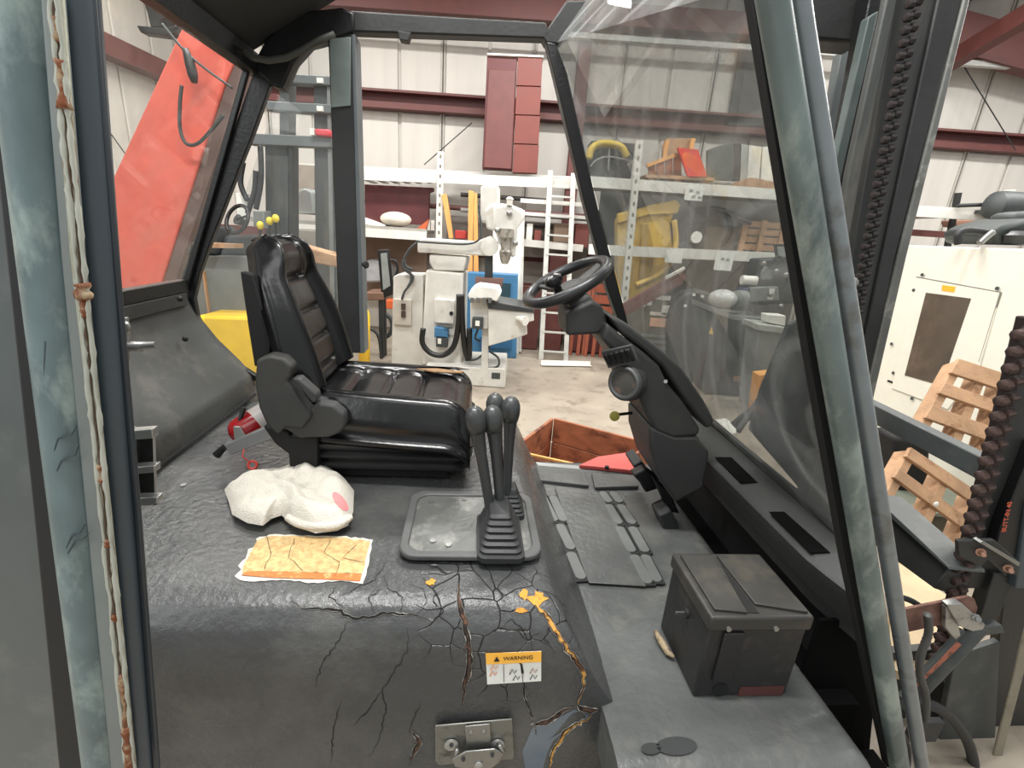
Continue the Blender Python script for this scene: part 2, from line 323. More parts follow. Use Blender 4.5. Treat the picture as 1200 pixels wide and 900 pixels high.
def hit(x,y,lift=0.0):
    h=HB.ray_cast(V(0,0,EYE),ray(x,y,PSI).normalized())
    if h[0] is None: return T(x,y,Y=0.8),V(0,-1,0)
    n=h[1]; 
    if n.dot(ray(x,y,PSI))>0: n=-n
    return h[0]+n*lift,n
# floor of the cab
def floorf(u,v):
    Y=0.62+1.40*v; x0=.28+.065*smooth(.98,.78,Y); X=x0+(.94-x0)*u; z=0.57+noise.noise(V(X*4,Y*4,0))*0.004; z-=max(0,X-.88)**2*12
    d=0.69-Y
    if d>0: z-= d*d*9
    return V(X,Y,z)
cabfloor=part('cab_floor',G().sheet(floorf,70,90,(0,0,-0.12)),matm,smooth=1)
# ribbed pads on the floor mat
padm=mat('mat_rib',(102,104,102),0.55,bump=0.2)
def pad(p,q,w,parent=cabfloor):
    g=G(); d,a,b=frame(q-p); w2=w*1.28; p2=p-d*.006-V(0,0,.003); q2=q+d*.006-V(0,0,.003)
    g.prism([p2+a*w2/2,p2-a*w2/2,q2-a*w2/2,q2+a*w2/2],(0,0,0.0045)); part('rib_groove',g,mat('groove_dark',(38,39,38),.6),parent); g=G()
    g.prism([p+a*w/2+d*w*.3,p+a*w*.2,p-a*w*.2,p-a*w/2+d*w*.3,q-a*w/2-d*w*.3,q-a*w*.2,q+a*w*.2,q+a*w/2-d*w*.3],(0,0,0.006))
    part('mat_rib',g,padm,parent,bevel=0.0015,seg=1)
rows=[[(601,568),(607,585)],[(612,569),(619,586)],[(622,570),(632,587)],
 [(635,582),(650,612)],[(647,582),(661,612)],[(655,615),(670,645)],[(668,648),(682,680)],
 [(705,577),(714,590)],[(717,577),(727,590)],[(712,592),(726,615)],[(726,592),(742,615)],[(725,618),(741,648)],[(740,618),(757,648)],[(742,651),(760,685)],[(755,651),(771,683)]]
for a,b in rows:
    p=T(*a,Z=0.578); q=T(*b,Z=0.578); pad(p,q,0.037)
part('mat_panel',G().prism([T(x,y,Z=0.577) for x,y in [(650,571),(700,577),(716,600),(757,688),(690,684),(668,625)]],(0,0,0.005)),matm,cabfloor,bevel=.002)
for cx,cy,rx,ry in ((793,874,24,11),(763,877,12,7)):
    c_=T(cx,cy,Z=.5745); part('oil_stain',G().add([c_]+[T(cx+rx*cos(k*pi/10),cy+ry*sin(k*pi/10),Z=.5745) for k in range(20)],[(0,k+1,(k+1)%20+1) for k in range(20)]),mat('oil_stain',(52,54,54),.4),cabfloor)
# raised flap edges at the far end of the floor, sill strip
sl=lambda pts,Z,h,nm,m,**k: part(nm,G().prism([T(x,y,Z=Z) for x,y in pts],(0,0,h)),m,bevel=0.003,**k)
sl([(596,545),(684,553),(690,572),(600,562)],0.572,0.014,'mat_flap',matm)
sl([(693,557),(742,560),(748,573),(697,574)],0.572,0.014,'mat_flap',matm)
sl([(596,541),(745,554),(742,560),(596,546)],0.56,0.012,'sill_strip',mat('sill',(140,142,140),0.5))
g=G().prism([T(x,y,Z=0.575) for x,y in [(678,549),(700,539),(742,533),(752,552),(745,556)]],(0,0,0.02)); st=part('step_plate',g,mat('coral_paint',(192,84,78),0.5,var=.06),bevel=0.004,label='coral red step plate at the far side')
for x,y in ((711,549),(739,540)): part('bolt',G().cyl(T(x,y,Z=0.592),T(x,y,Z=0.592)+V(0,0,.012),0.01,10),blackm,st)
part('frame_rail',G().box((-0.9,2.0,0.30),(1.1,2.06,0.555)),dkgrey)
part('frame_rail',G().box((-0.93,0.80,0.30),(0.4,0.84,0.50)),dkgrey)
# lever plate ------------------------------------------
def onhood(pts,lift): return [hit(x,y,lift)[0] for x,y in pts]
def rrect(c,hx,hy,r,n=5):
    out=[]
    for sx,sy,a0 in ((1,1,0),(-1,1,90),(-1,-1,180),(1,-1,270)):
        for k in range(n+1):
            a=math.radians(a0+90*k/n); out.append(V(c[0]+sx*(hx-r)+r*cos(a),c[1]+sy*(hy-r)+r*sin(a),c[2]))
    return out
pc=(0.022,1.105,0.855)
ring=G(); o=rrect(pc,0.178,0.150,0.045); i=rrect(pc,0.155,0.128,0.035); n=len(o)
up=V(0,0,0.012); vs=o+[p+up for p in o]+[p+up for p in i]+i
ring.add(vs,[(k,(k+1)%n,(k+1)%n+n,k+n) for k in range(n)]+[(k+n,(k+1)%n+n,(k+1)%n+2*n,k+2*n) for k in range(n)]+[(k+2*n,(k+1)%n+2*n,(k+1)%n+3*n,k+3*n) for k in range(n)])
lp=part('lever_plate_rim',ring,mat('rim_vinyl',(84,85,84),.5,bump=.2),bevel=0.004)
plate=part('lever_plate',G().prism([p+V(0,0,0.001) for p in i],(0,0,0.005)),mat('worn_plate',(100,101,98),0.42,metal=.3,c2=(140,140,134),mix=0.42,c2scale=12,bump=.15))
for x,y in ((-0.075,1.02),(-0.035,1.005),(-0.095,1.2),(0.0,1.215)): part('screw',G().cyl((x,y,.86),(x,y,.864),0.008,12),steel,plate)
# gaiter and levers
gt=G()
def gaiter(cx,cy,z0,hx,hy,n,dz,dx,mt):
    g=G(); 
    lv=[(z0,1.12),(z0+.014,1.12),(z0+.016,1.0)]
    z=z0+.016
    for k in range(n):
        f=1-0.55*k/n
        lv+=[(z+dz*.5,f*1.0),(z+dz,f*.84)]; z+=dz
    rings=[]
    for (zz,f) in lv:
        t=(zz-z0)/(n*dz); rings.append(rrect((cx+dx*t,cy,zz),hx*f,hy*f,0.35*min(hx,hy)*f,4))
    m=len(rings[0]); vs=[p for r in rings for p in r]
    g.add(vs,[(a*m+k,a*m+(k+1)%m,(a+1)*m+(k+1)%m,(a+1)*m+k) for a in range(len(rings)-1) for k in range(m)]+[tuple((len(rings)-1)*m+k for k in range(m))])
    return g
console=part('lever_gaiter',gaiter(0.095,1.03,0.862,0.052,0.085,6,0.014,-0.005,rubber),rubber,smooth=1)
part('lever_gaiter',gaiter(0.125,1.17,0.862,0.04,0.05,5,0.012,0.0,rubber),rubber,smooth=1)
def lever(base,top):
    base=Vector(base); top=Vector(top); d=(top-base)
    lv=part('control_lever',G().tube([base+d*t for t in (0,.3,.6,.78,.88)],[.0125,.013,.014,.017,.021],14),mat('lever_rubber',(54,56,57),.42),smooth=1)
    g=G(); D,a,b=frame(d)
    g.tube([top-D*.050,top-D*.034,top-D*.02,top-D*.006,top+D*.006,top+D*.014,top+D*.018],[.021,.0245,.0255,.0245,.020,.013,.004],16)
    part('knob',g,mat('knob_plastic',(58,60,60),0.34),lv,smooth=2)
lever((0.075,1.05,0.90),T(556,484,Y=1.06)); lever((0.10,1.06,0.90),T(577,483,Y=1.08)); lever((0.118,1.15,0.89),T(599,472,Y=1.16)); lever((0.105,1.16,0.89),T(580,468,Y=1.19))
# cracks in the hood cover ------------------------------
def ribbon(pts,ws,lift):
    H=[hit(x,y,lift) for x,y in pts]; g=G(); vs=[]
    for i,(p,n) in enumerate(H):
        d=(H[min(i+1,len(H)-1)][0]-H[max(i-1,0)][0]).normalized(); s=n.cross(d).normalized()*ws[i]/2
        vs+=[p+s,p-s]
    g.add(vs,[(2*i,2*i+1,2*i+3,2*i+2) for i in range(len(H)-1)]); return g,H
def dens(pts,step=6,jit=1.2):
    out=[]
    for (a,b) in zip(pts[:-1],pts[1:]):
        n=max(1,int(math.dist(a,b)/step))
        for k in range(n):
            t=k/n; out.append((a[0]+(b[0]-a[0])*t+random.uniform(-jit,jit)*(k>0),a[1]+(b[1]-a[1])*t+random.uniform(-jit,jit)*(k>0)))
    out.append(pts[-1]); return out
darkc=mat('crack_dark',(14,12,11),0.9)
def crack(pts,w,m=darkc,lips=True,wide=1.0):
    pts=dens(pts,4,1.5); n=len(pts)
    ws=[w*(0.2+0.8*min(1,3.5*min(i,n-1-i)/n))*random.uniform(.7,1.25) for i in range(n)]
    g,H=ribbon(pts,ws,0.0012)
    c=part('crack',g,darkc,hood)
    if m is not darkc:
        g2=G(); vs=[]
        for i,(p,nn) in enumerate(H):
            d=(H[min(i+1,n-1)][0]-H[max(i-1,0)][0]).normalized(); s_=nn.cross(d).normalized(); o_=p+s_*ws[i]*random.uniform(.0,.12)+nn*.0007; hw=ws[i]*random.uniform(.18,.38)
            vs+=[o_+s_*hw,o_-s_*hw]
        g2.add(vs,[(2*i,2*i+1,2*i+3,2*i+2) for i in range(n-1)]); part('crack_foam',g2,m,hood)
    if lips:
        for s in (1,-1):
            q=[]
            for i,(p,nn) in enumerate(H):
                d=(H[min(i+1,n-1)][0]-H[max(i-1,0)][0]).normalized(); q.append(p+nn.cross(d).normalized()*s*(ws[i]/2)+nn*0.0002)
            part('crack_lip',G().tube(q,[max(0.0005,min(0.0012,x*.10)) for x in ws],6),mat('torn_edge',(96,92,88),.6,c2=(190,186,176),mix=.42,c2scale=45),hood,smooth=2)
    return c
crack([(537,684),(540,715),(548,745),(551,775),(545,800),(541,825)],0.014,foamd)
crack([(608,697),(622,702),(640,722),(655,745),(672,770),(682,785),(684,800),(677,825)],0.013,foam)
def scrap(c,rx,ry,m,n=14):
    rg=random.Random(int(c[0])); Q=[hit(c[0]+rx*rg.uniform(.5,1.2)*cos(2*pi*k/n),c[1]+ry*rg.uniform(.5,1.2)*sin(2*pi*k/n),.0022)[0] for k in range(n)]; cc=hit(c[0],c[1],.0022)[0]
    part('exposed_foam',G().add([cc]+Q,[(0,k+1,(k+1)%n+1) for k in range(n)]),m,hood,label='orange foam patch')
scrap((630,702),11,8,mat('foam_orange',(206,146,62),.9,c2=(180,104,42),mix=.42,c2scale=50,bump=.4)); scrap((614,697),6,7,MATS['foam_orange']); scrap((610,715),9,3,MATS['foam_orange']); scrap((505,683),6,4,MATS['foam_orange'])
crack([(677,826),(690,832),(702,832)],0.018,foamd); crack([(622,848),(640,846),(655,836),(672,828)],0.015,foamd)
crack([(604,762),(612,785),(616,820),(625,845),(628,860)],0.005,darkc)
crack([(693,838),(672,850),(660,860),(648,880),(645,900)],0.013,foam)
crack([(342,704),(356,713),(395,715),(412,724),(432,724),(450,718),(472,720),(492,722),(508,727)],0.006,darkc)
for q in ([(408,724),(398,750),(378,776),(370,805)],[(478,735),(478,762),(460,790),(448,808),(452,830),(445,865),(432,888)],[(400,820),(390,860),(387,895)],[(448,808),(430,835),(415,850)],[(492,822),(482,850),(480,860)],[(483,855),(492,872),(478,898)],[(452,660),(440,680),(415,690),(398,700)],[(470,720),(472,700),(455,690),(450,672)],[(488,720),(500,706),(495,690),(478,685)],[(508,727),(520,715),(505,705)],[(590,735),(600,725),(612,738),(618,750),(635,740)],[(395,686),(385,700),(402,712)],[(440,722),(432,700),(450,690)],[(520,690),(508,700),(512,716)]):
    crack(q,0.0019,darkc,False)
crack([(484,856),(492,870),(480,890)],0.012,foamd)
# blue-grey metal showing through the torn corner
tp=[(624,852),(640,849),(656,840),(673,831),(690,838),(683,846),(664,854),(648,868),(640,885),(636,902),(616,902),(612,880),(618,866)]
Q=[hit(x,y,.0008)[0] for x,y in tp]; c_=hit(640,868,.0008)[0]
part('bare_metal',G().add([c_]+Q,[(0,k+1,(k+1)%len(Q)+1) for k in range(len(Q))]),mat('bare_metal',(92,106,118),.35,c2=(112,120,126),mix=.4),hood,label='blue-grey metal showing through the torn cover')
# decal remains
def onpatch(pts,lift,m,nm,label=None,th=0.0006):
    Q=[hit(x,y,lift)[0] for x,y in pts]; n=hit(*pts[0])[1]
    return part(nm,G().prism(Q,n*th),m,hood,label=label)
edge=[(275,676),(283,668),(279,664),(288,655),(291,644),(303,638),(300,632),(316,627),(345,627),(372,629),(400,629),(437,633),(433,655),(430,668),(425,685),(400,681),(372,684),(330,680),(300,682),(281,680)]
onpatch(dens(edge,5,1.0),0.0012,mat('decal_white',(205,202,190),0.6,c2=(150,140,120),mix=.35,c2scale=50),'decal',None)
onpatch(dens([(284,672),(286,662),(293,650),(301,635),(318,629),(345,629),(400,631),(434,635),(428,662),(424,673),(380,672),(330,671)],5,.8),0.0022,mat('decal_yellow',(204,174,122),0.65,c2=(186,146,94),mix=.45,c2scale=70,var=.25,scale=60),'decal',"faded yellow decal scraps")
onpatch([(283,675),(290,670),(330,671),(424,674),(422,682),(380,680),(320,678)],0.0028,mat('decal_orange',(214,112,52),0.6,c2=(226,180,120),mix=.4,c2scale=60),'decal')
for q in ([(312,628),(318,650),(310,668)],[(345,632),(338,655),(355,670)],[(388,633),(380,650),(398,660),(392,676)],[(418,640),(402,655),(426,660)]): 
    g,_=ribbon(dens(q),[0.0011]*len(dens(q)),0.0038); part('crack',g,darkc,hood)
# warning label on the hood front
wl4=[(569,765),(634,762),(634,797),(571,801)]
lab=onpatch(wl4,0.002,paper,'warning_label','white warning label with orange header')
onpatch([(569,764),(634,762),(634,774),(570,777)],0.004,mat('label_orange',(238,176,66),0.5,var=.05),'warning_label')
p0=hit(607,769,0.0062)[0]; px_=hit(630,768,0.0062)[0]-hit(575,771,0.0062)[0]; upv=hit(600,764,.006)[0]-hit(600,790,.006)[0]
ink=mat('print_black',(26,24,22),0.6)
text('WARNING',0.0135,ink,'lettering',hood,basis(p0,px_,upv))
tri=hit(582,770.5,0.0062)[0]; ux=px_.normalized(); uy=upv.normalized()
part('lettering',G().prism([tri-ux*.0065-uy*.005,tri+ux*.0065-uy*.005,tri+uy*.0075],V(0,-.0006,0)),ink,hood)
for x in (590,612):
    g,_=ribbon([(x,777),(x+.5,798)],[.0012,.0012],0.0035); part('lettering',g,ink,hood)
for x,y,w_,c_ in ((577,788,.012,(214,120,60)),(600,786,.012,(40,38,36)),(604,793,.008,(40,38,36)),(624,785,.014,(150,110,80)),(624,792,.012,(60,60,60)),(578,781,.016,(220,150,90))):
    g,_=ribbon([(x-3,y+3),(x,y-3),(x+3,y+2),(x+5,y-2)],[.0025]*4,0.0036); part('lettering',g,mat('ink_%d'%c_[0],c_,.6),hood)
# hood latch
lt=[(510,849),(600,841),(603,884),(601,888),(514,895),(510,890)]
Q=[T(x,y,Y=0.772) for x,y in lt]
lat=part('hood_latch',G().prism(Q,(0,-0.004,0)),mat('latch_steel',(128,128,122),0.42,metal=.6,c2=(90,90,86),mix=.42,c2scale=25),bevel=0.003)
g=G()
for x in (529,583):
    c=T(x,872,Y=0.766); part('boss',G().disc_stack(c,(0,-1,0),[(0,.016),(.004,.016),(.006,.010),(.007,.010)],20),alu,lat,smooth=1)
for x in (529,583): part('boss_hole',G().cyl(T(x,873,Y=.7595),T(x,873,Y=.7575),.005,12),blackm,lat)
part('hinge_leaf',G().prism([T(x,y,Y=0.764) for x,y in [(545,850),(574,847),(576,879),(547,881)]],(0,-.003,0)),steel,lat,bevel=.001)
for x,y in ((552,858),(567,857)): part('rivet',G().disc_stack(T(x,y,Y=.762),(0,-1,0),[(0,.006),(.003,.006),(.005,.003)],14),steel,lat,smooth=1)
part('bail',G().tube([T(x,y,Y=.755) for x,y in [(536,878),(534,884),(538,892),(560,898),(584,892),(590,880),(585,873)]],.0045,10),steel,lat,smooth=2)
part('latch_hook',G().prism([T(x,y,Y=.752) for x,y in [(530,888),(546,879),(580,876),(590,882),(582,894),(574,900),(568,915),(552,915),(547,899),(533,897)]],(0,-.004,0)),steel,lat,bevel=.0015)
for x,y in ((543,890),(577,885)): part('boss_hole',G().cyl(T(x,y,Y=.7475),T(x,y,Y=.745),.0045,12),blackm,lat)
part('rivet',G().disc_stack(T(561,896,Y=.7475),(0,-1,0),[(0,.010),(.003,.010),(.006,.005)],16),alu,lat,smooth=1)
part('hood_screw',G().cyl(hit(215,569,.0)[0],hit(215,569,.003)[0],.008,12),steel,hood)
# ------------------------------------------------------------ seat
def lerp(a,b,t): return a+(b-a)*t
SY0,SY1=1.30,1.76; SC=(SY0+SY1)/2
seat=part('seat_base',G().box((-0.47,SC-.17,0.853),(-0.06,SC+.17,0.90)),blackm)
def bellow():
    g=G(); rings=[]
    for i in range(13):
        z=0.885+0.0095*i; e=(i%4 in (1,2))*0.016+0.0016*i
        rings.append(rrect((-0.23,SC,z),0.225+e,0.185+e,0.05,5))
    m=len(rings[0]); g.add([p for r in rings for p in r],[(a*m+k,a*m+(k+1)%m,(a+1)*m+(k+1)%m,(a+1)*m+k) for a in range(12) for k in range(m)]+[tuple(range(m))]); return g
part('seat_bellows',bellow(),plastd,smooth=1)
pan=[( -0.50,0.985),(-0.50,1.05),(-0.35,1.05),(0.0,1.035),(0.015,1.0),(0.0,0.965),(-0.10,0.955),(-0.44,0.955)]
part('seat_pan',G().prism([V(x,SY0+.02,z) for x,z in pan],(0,SY1-SY0-.04,0)),plastd,bevel=.012,seg=3)
def cush(u,v):
    # u across (0 near .. 1 far), v along back -> front and down the nose
    a=u*2-1; s=min(1,v/0.86); X=lerp(-0.50,0.005,s)
    w=0.235-0.03*(1-s)**2
    h=1.118-0.018*s
    edge=max(0,(abs(a)-0.62)/0.38)
    bol=math.exp(-((abs(a)-0.74)/0.16)**2)*0.020
    cen=-0.008*(1-smooth(.45,.65,abs(a)))
    pads=0.0
    if abs(a)<0.62:
        for sv in (0.24,0.46,0.68): pads-=0.011*math.exp(-((s-sv)/0.014)**2)*(1-smooth(.5,.62,abs(a)))
        pads+=0.007*abs(math.sin((s-0.02)*pi/0.22))
    seam=-0.012*math.exp(-((abs(a)-0.60)/0.03)**2)
    z=h+bol+cen+pads+seam
    z-=0.075*smooth(.84,1.0,abs(a))
    if v>0.72:
        t=(v-0.72)/0.28; ang=t*pi*0.55; X=lerp(-0.50,0.005,0.72/0.86)+0.075*sin(min(ang,pi/2))*1.2; z-=0.072*(1-cos(ang))
    y=SC+a*w*(1-0.06*smooth(.8,1,v))
    if abs(a)>.9: y+=0.012*math.copysign(1,a)*sin((abs(a)-.9)*10*pi)
    return V(X,y,z)
g=G().sheet(cush,61,81,(0,0,-0.06)); part('seat_cushion',g,vinyl,smooth=2)
def backf(u,v):
    a=u*2-1; x=lerp(-0.46,-0.61,v)+0.02*sin(v*pi); z=lerp(1.13,1.565,v)
    w=lerp(0.215,0.155,smooth(.35,1,v))*(1 if v<.7 else math.sqrt(max(0.0,1-((v-.7)/.3)**2*.40)))
    nrm=V(0.88,0,0.47)
    bol=math.exp(-((abs(a)-0.76)/0.15)**2)*0.045*(1-.35*v)
    c=0.0
    if abs(a)<0.52:
        inn=1-smooth(.42,.50,abs(a))
        for sv in (0.10,0.30,0.50,0.72): c-=0.016*math.exp(-((v-sv)/0.018)**2)*inn*(1 if sv<.8 or abs(a)<.5 else 0)
        if 0.1<v<0.72: c+=0.008*inn
    c-=0.014*math.exp(-((abs(a)-0.54)/0.035)**2)*(1-smooth(.68,.76,v))
    c+=0.034*smooth(.70,.86,v)*(1-smooth(.9,1,v)*1.0)*(1-abs(a)**4)
    d=bol+c-0.04*smooth(.86,1.0,abs(a))*(1-.8*v)-0.02*smooth(.95,1,v)*(1-abs(a))+.012*abs(a)**4*smooth(.8,1,v)
    z-=.035*abs(a)**5*smooth(.7,1,v); return V(x,SC-.005+a*w,z)+nrm*d
g=G().sheet(backf,61,91,(-0.028,0,-0.012)); part('seat_backrest',g,vinyl,smooth=2)
def shell(u,v):
    p=backf(u,v); a=u*2-1
    return V(lerp(-0.50,-0.63,v)-0.012*(1-a*a),SC-.005+(p.y-SC+.005)*(.92-.10*v),lerp(1.10,1.47,v)-.03*abs(a)**3*v)
part('seat_back_shell',G().sheet(shell,31,31,(0.035,0,0.01)),plastd,smooth=2)
# recliner cover and hinge cover on the near side (outlines in the seat's side plane)
rc=lambda pts,Y,th,nm,m,**k: part(nm,G().prism([T(x,y,Y=Y) for x,y in pts],(0,th,0)),m,**k)
rc([(300,422),(315,416),(332,420),(342,430),(341,441),(336,446),(352,470),(366,487),(354,503),(334,500),(325,510),(312,498),(303,478),(298,450)],1.265,0.05,'recliner_cover',plast,bevel=.008,seg=3)
rc([(341,444),(350,443),(371,462),(372,470),(366,473),(352,456)],1.255,0.04,'recliner_lever',plast,bevel=.006)
rc([(331,480),(347,500),(370,472),(390,475),(403,486),(405,500),(398,508),(385,513),(350,514),(330,500)],1.275,0.045,'hinge_cover',plast,bevel=.008,seg=3)
rc([(308,500),(336,505),(340,512),(372,512),(372,560),(340,558),(338,532),(322,520)],1.30,0.05,'seat_bracket',blackm,bevel=.004)
rc([(281,318),(296,322),(318,395),(316,425),(298,430),(290,380)],1.33,0.03,'back_frame',blackm,bevel=.004)
# torn piping with foam on the far bolster of the cushion, yellow hose end
part('torn_foam',G().prism([V(-0.20,1.67,1.118),V(-0.12,1.675,1.121),V(-0.02,1.66,1.118),V(-0.03,1.645,1.118),V(-0.12,1.645,1.116)],(0,0,.006)),mat('foam_tear',(150,118,84),.9,c2=(84,64,50),mix=.42,c2scale=40),bevel=.002,label='brown foam showing through a split')
part('torn_vinyl',G().prism([V(-0.20,1.683,1.123),V(-0.05,1.69,1.128),V(-0.0,1.668,1.126),V(-0.10,1.674,1.131)],(0,0,.003)),vinyl,bevel=.001)
# ------------------------------------------------------------ steering wheel and column
wc=T(664,330,Y=1.58); wn=V(-0.50,-0.10,0.86).normalized(); R=0.143
sw=part('steering_wheel',G().torus(wc,wn,R,0.0185,56,14),mat('wheel_rubber',(40,41,42),0.33,bump=.05),smooth=2)
D,A,B=frame(wn); 
g=G()
for ang in (90,205,335):
    u=A*cos(math.radians(ang))+B*sin(math.radians(ang))
    g.tube([wc-wn*.03,wc-wn*.022+u*.06,wc-wn*.008+u*.12,wc+u*R],[.036,.03,.022,.015],12,flat=.4)
part('spoke',g,plast,sw,smooth=2)
part('hub',G().disc_stack(wc-wn*.045,wn,[(-.02,.04),(0,.058),(.015,.062),(.03,.05),(.038,.03)],24),plast,sw,smooth=1)
kp=T(650,331,Y=1.50)
part('spinner_knob',G().disc_stack(kp-wn*.035,wn,[(-.01,.014),(.02,.014),(.026,.024),(.038,.031),(.052,.029),(.062,.014)],20),mat('gloss_black',(20,20,22),.25),sw,smooth=1)
NY=1.46
def colp(pts,Y,th,nm,m,parent=fk,bev=.008,**k): return part(nm,G().prism([T(x,y,Y=Y) for x,y in pts],(0,th,0)),m,parent,bevel=bev,seg=3,**k)
colp([(668,352),(690,343),(703,360),(701,384),(668,388)],1.53,0.12,'column_neck',plast,bev=.02)
colp([(663,366),(694,352),(706,358),(714,382),(702,392),(664,394)],1.50,0.17,'column_collar',plast,bev=.012)
cs=colp([(705,398),(711,378),(728,393),(752,411),(773,429),(784,452),(800,470),(822,504),(818,512),(788,514),(768,506),(757,486),(746,457),(734,432),(718,412)],NY,0.36,'steering_console',plast,bev=.014)
colp([(712,369),(736,380),(775,410),(800,432),(826,470),(838,493),(835,500),(828,503),(802,468),(777,430),(753,409),(728,391)],NY+.01,0.33,'console_cover',plast,bev=.012)
colp([(762,500),(792,512),(818,512),(832,530),(826,572),(792,590),(772,560),(762,525)],NY+.0,0.26,'console_base',plast,bev=.012)
part('knob_stem',G().tube([T(722,486,Y=1.575),T(740,484,Y=1.62)],.006,8),blackp)
# gauge & switches on the operator-facing slope
pA=T(728,421,Y=NY); pB=T(757,486,Y=NY); ee=(pB-pA).normalized(); gn2=V(-ee.z,0,ee.x)
if gn2.x>0: gn2=-gn2
def onslope(x,y,lift=0.0):
    d=ray(x,y,PSI); o=V(0,0,EYE); t=(pA+gn2*lift-o).dot(gn2)/d.dot(gn2); return o+d*t
gc=onslope(737,446,.004)
gslope=gn2; gc=gc+gn2*.016; gn2=V(-.70,-.68,.10).normalized()
part('gauge_bezel',G().torus(gc+gn2*.006,gn2,0.050,0.008,40,10),mat('bezel_grey',(86,87,86),.4),cs,smooth=2)
part('gauge_pod',G().disc_stack(gc-gn2*.03,gn2,[(0,.066),(.03,.062),(.036,.054)],32),plast,cs,smooth=1)
part('gauge_face',G().disc_stack(gc+gn2*.005,gn2,[(0,.046),(.002,.046)],30),mat('gauge_face',(78,76,72),.2,c2=(124,100,88),mix=.42,c2scale=30),cs)
sg=onslope(727,413,.004)
bs=basis(sg+gslope*.012-V(0,.03,0),(-ee).cross(gn2),-ee)
bx_=[(0,1,3,2),(4,6,7,5),(0,4,5,1),(2,3,7,6),(0,2,6,4),(1,5,7,3)]
part('switch_panel',G().add([bs@V(x*.055,y*.032,z*.004) for x in(-1,1) for y in(-1,1) for z in(-1,1)],bx_),mat('panel_grey',(74,74,74),.5),cs,bevel=.002)
for k in range(5):
    mm=bs@Matrix.Translation((-.040+.020*k,0,.006))@Matrix.Rotation(.25,4,'X')
    part('rocker_switch',G().add([mm@V(x*.008,y*.024,z*.006) for x in(-1,1) for y in(-1,1) for z in(-1,1)],bx_),mat('switch_black',(30,30,30),.35),cs,bevel=.002)
part('screw',G().cyl(T(780,447,Y=NY+.001),T(780,447,Y=NY-.004),.0065,14),steel,cs)
yk=T(720,487,Y=1.56); part('pull_knob',G().disc_stack(yk,(-.2,-1,.1),[(0,.012),(.004,.018),(.012,.018),(.015,.012)],20),mat('olive_yellow',(150,140,60),.5),smooth=1,label='olive yellow knob')
# pedals
colp([(742,557),(757,550),(772,560),(775,572),(757,578),(750,566)],1.62,0.05,'pedal_arm',blackp)
part('pedal',G().prism([T(x,y,Y=1.5) for x,y in [(772,605),(787,598),(800,628),(785,640)]],(0,.09,0)),rubber,bevel=.006)
part('pedal',G().prism([T(x,y,Y=1.72) for x,y in [(742,546),(752,540),(764,556),(752,562)]],(0,.12,0)),rubber,bevel=.006)
colp([(765,560),(785,575),(797,603),(783,600)],1.56,0.03,'pedal_arm',blackp)
# ------------------------------------------------------------ dash beam
dz=0.86
def dsec(y):
    k=smooth(1.0,.80,y); f=.915+.03*k; lo=.968+.03*k
    return [(lo,.70),(lo-.005,.74),(f+.005,.81),(f-.004,.845),(f+.012,.862),(1.03,.872),(1.05,.88),(1.075,.88),(1.075,.70)]
ys=[.80+.06*i for i in range(20)]+[1.98]
g=G(); rings=[[V(x,y+(.19*smooth(.97,1.075,x)*smooth(1.1,.80,y)),z) for x,z in dsec(y)] for y in ys]; m_=9
g.add([p for r in rings for p in r],[(i*m_+k,i*m_+(k+1)%m_,(i+1)*m_+(k+1)%m_,(i+1)*m_+k) for i in range(len(ys)-1) for k in range(m_)]+[tuple(range(m_)),tuple((len(ys)-1)*m_+k for k in range(m_))[::-1]])
dash=part('dash_beam',g,plast,smooth=1)
for a,b in (((846,536),(886,566)),((905,600),(970,648))):
    p=T(*a,Z=.867); q=T(*b,Z=.867)
    c0,c1=[(847,536),(863,536),(887,565),(875,566)],[(903,600),(921,600),(971,648),(955,648)]
for c_ in ([(838,536),(857,536),(888,566),(868,566)],[(901,600),(919,600),(973,648),(950,648)]):
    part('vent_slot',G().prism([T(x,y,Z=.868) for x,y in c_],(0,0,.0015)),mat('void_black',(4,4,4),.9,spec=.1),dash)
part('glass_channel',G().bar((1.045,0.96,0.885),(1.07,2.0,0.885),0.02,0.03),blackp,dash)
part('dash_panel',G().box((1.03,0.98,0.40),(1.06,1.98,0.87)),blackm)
part('void_plate',G().box((.90,0.84,.40),(1.06,2.0,.50)),mat('void_side',(5,5,5),.9,spec=.1))  # near-black plate stands in for the dark void below the dash
part('void_filler',G().prism([V(.88,.86,.1),V(1.22,.86,.1),V(1.10,.90,.72),V(.93,.90,.72)],(0,.01,0)),mat('void_side',(5,5,5),.9,spec=.1))  # near-black filler paints the dark void beside the floor edge
part('void_filler',G().box((.93,.70,.05),(1.18,.86,.30)),mat('void_side',(5,5,5),.9,spec=.1))  # added black block, keeps the void at the floor edge dark
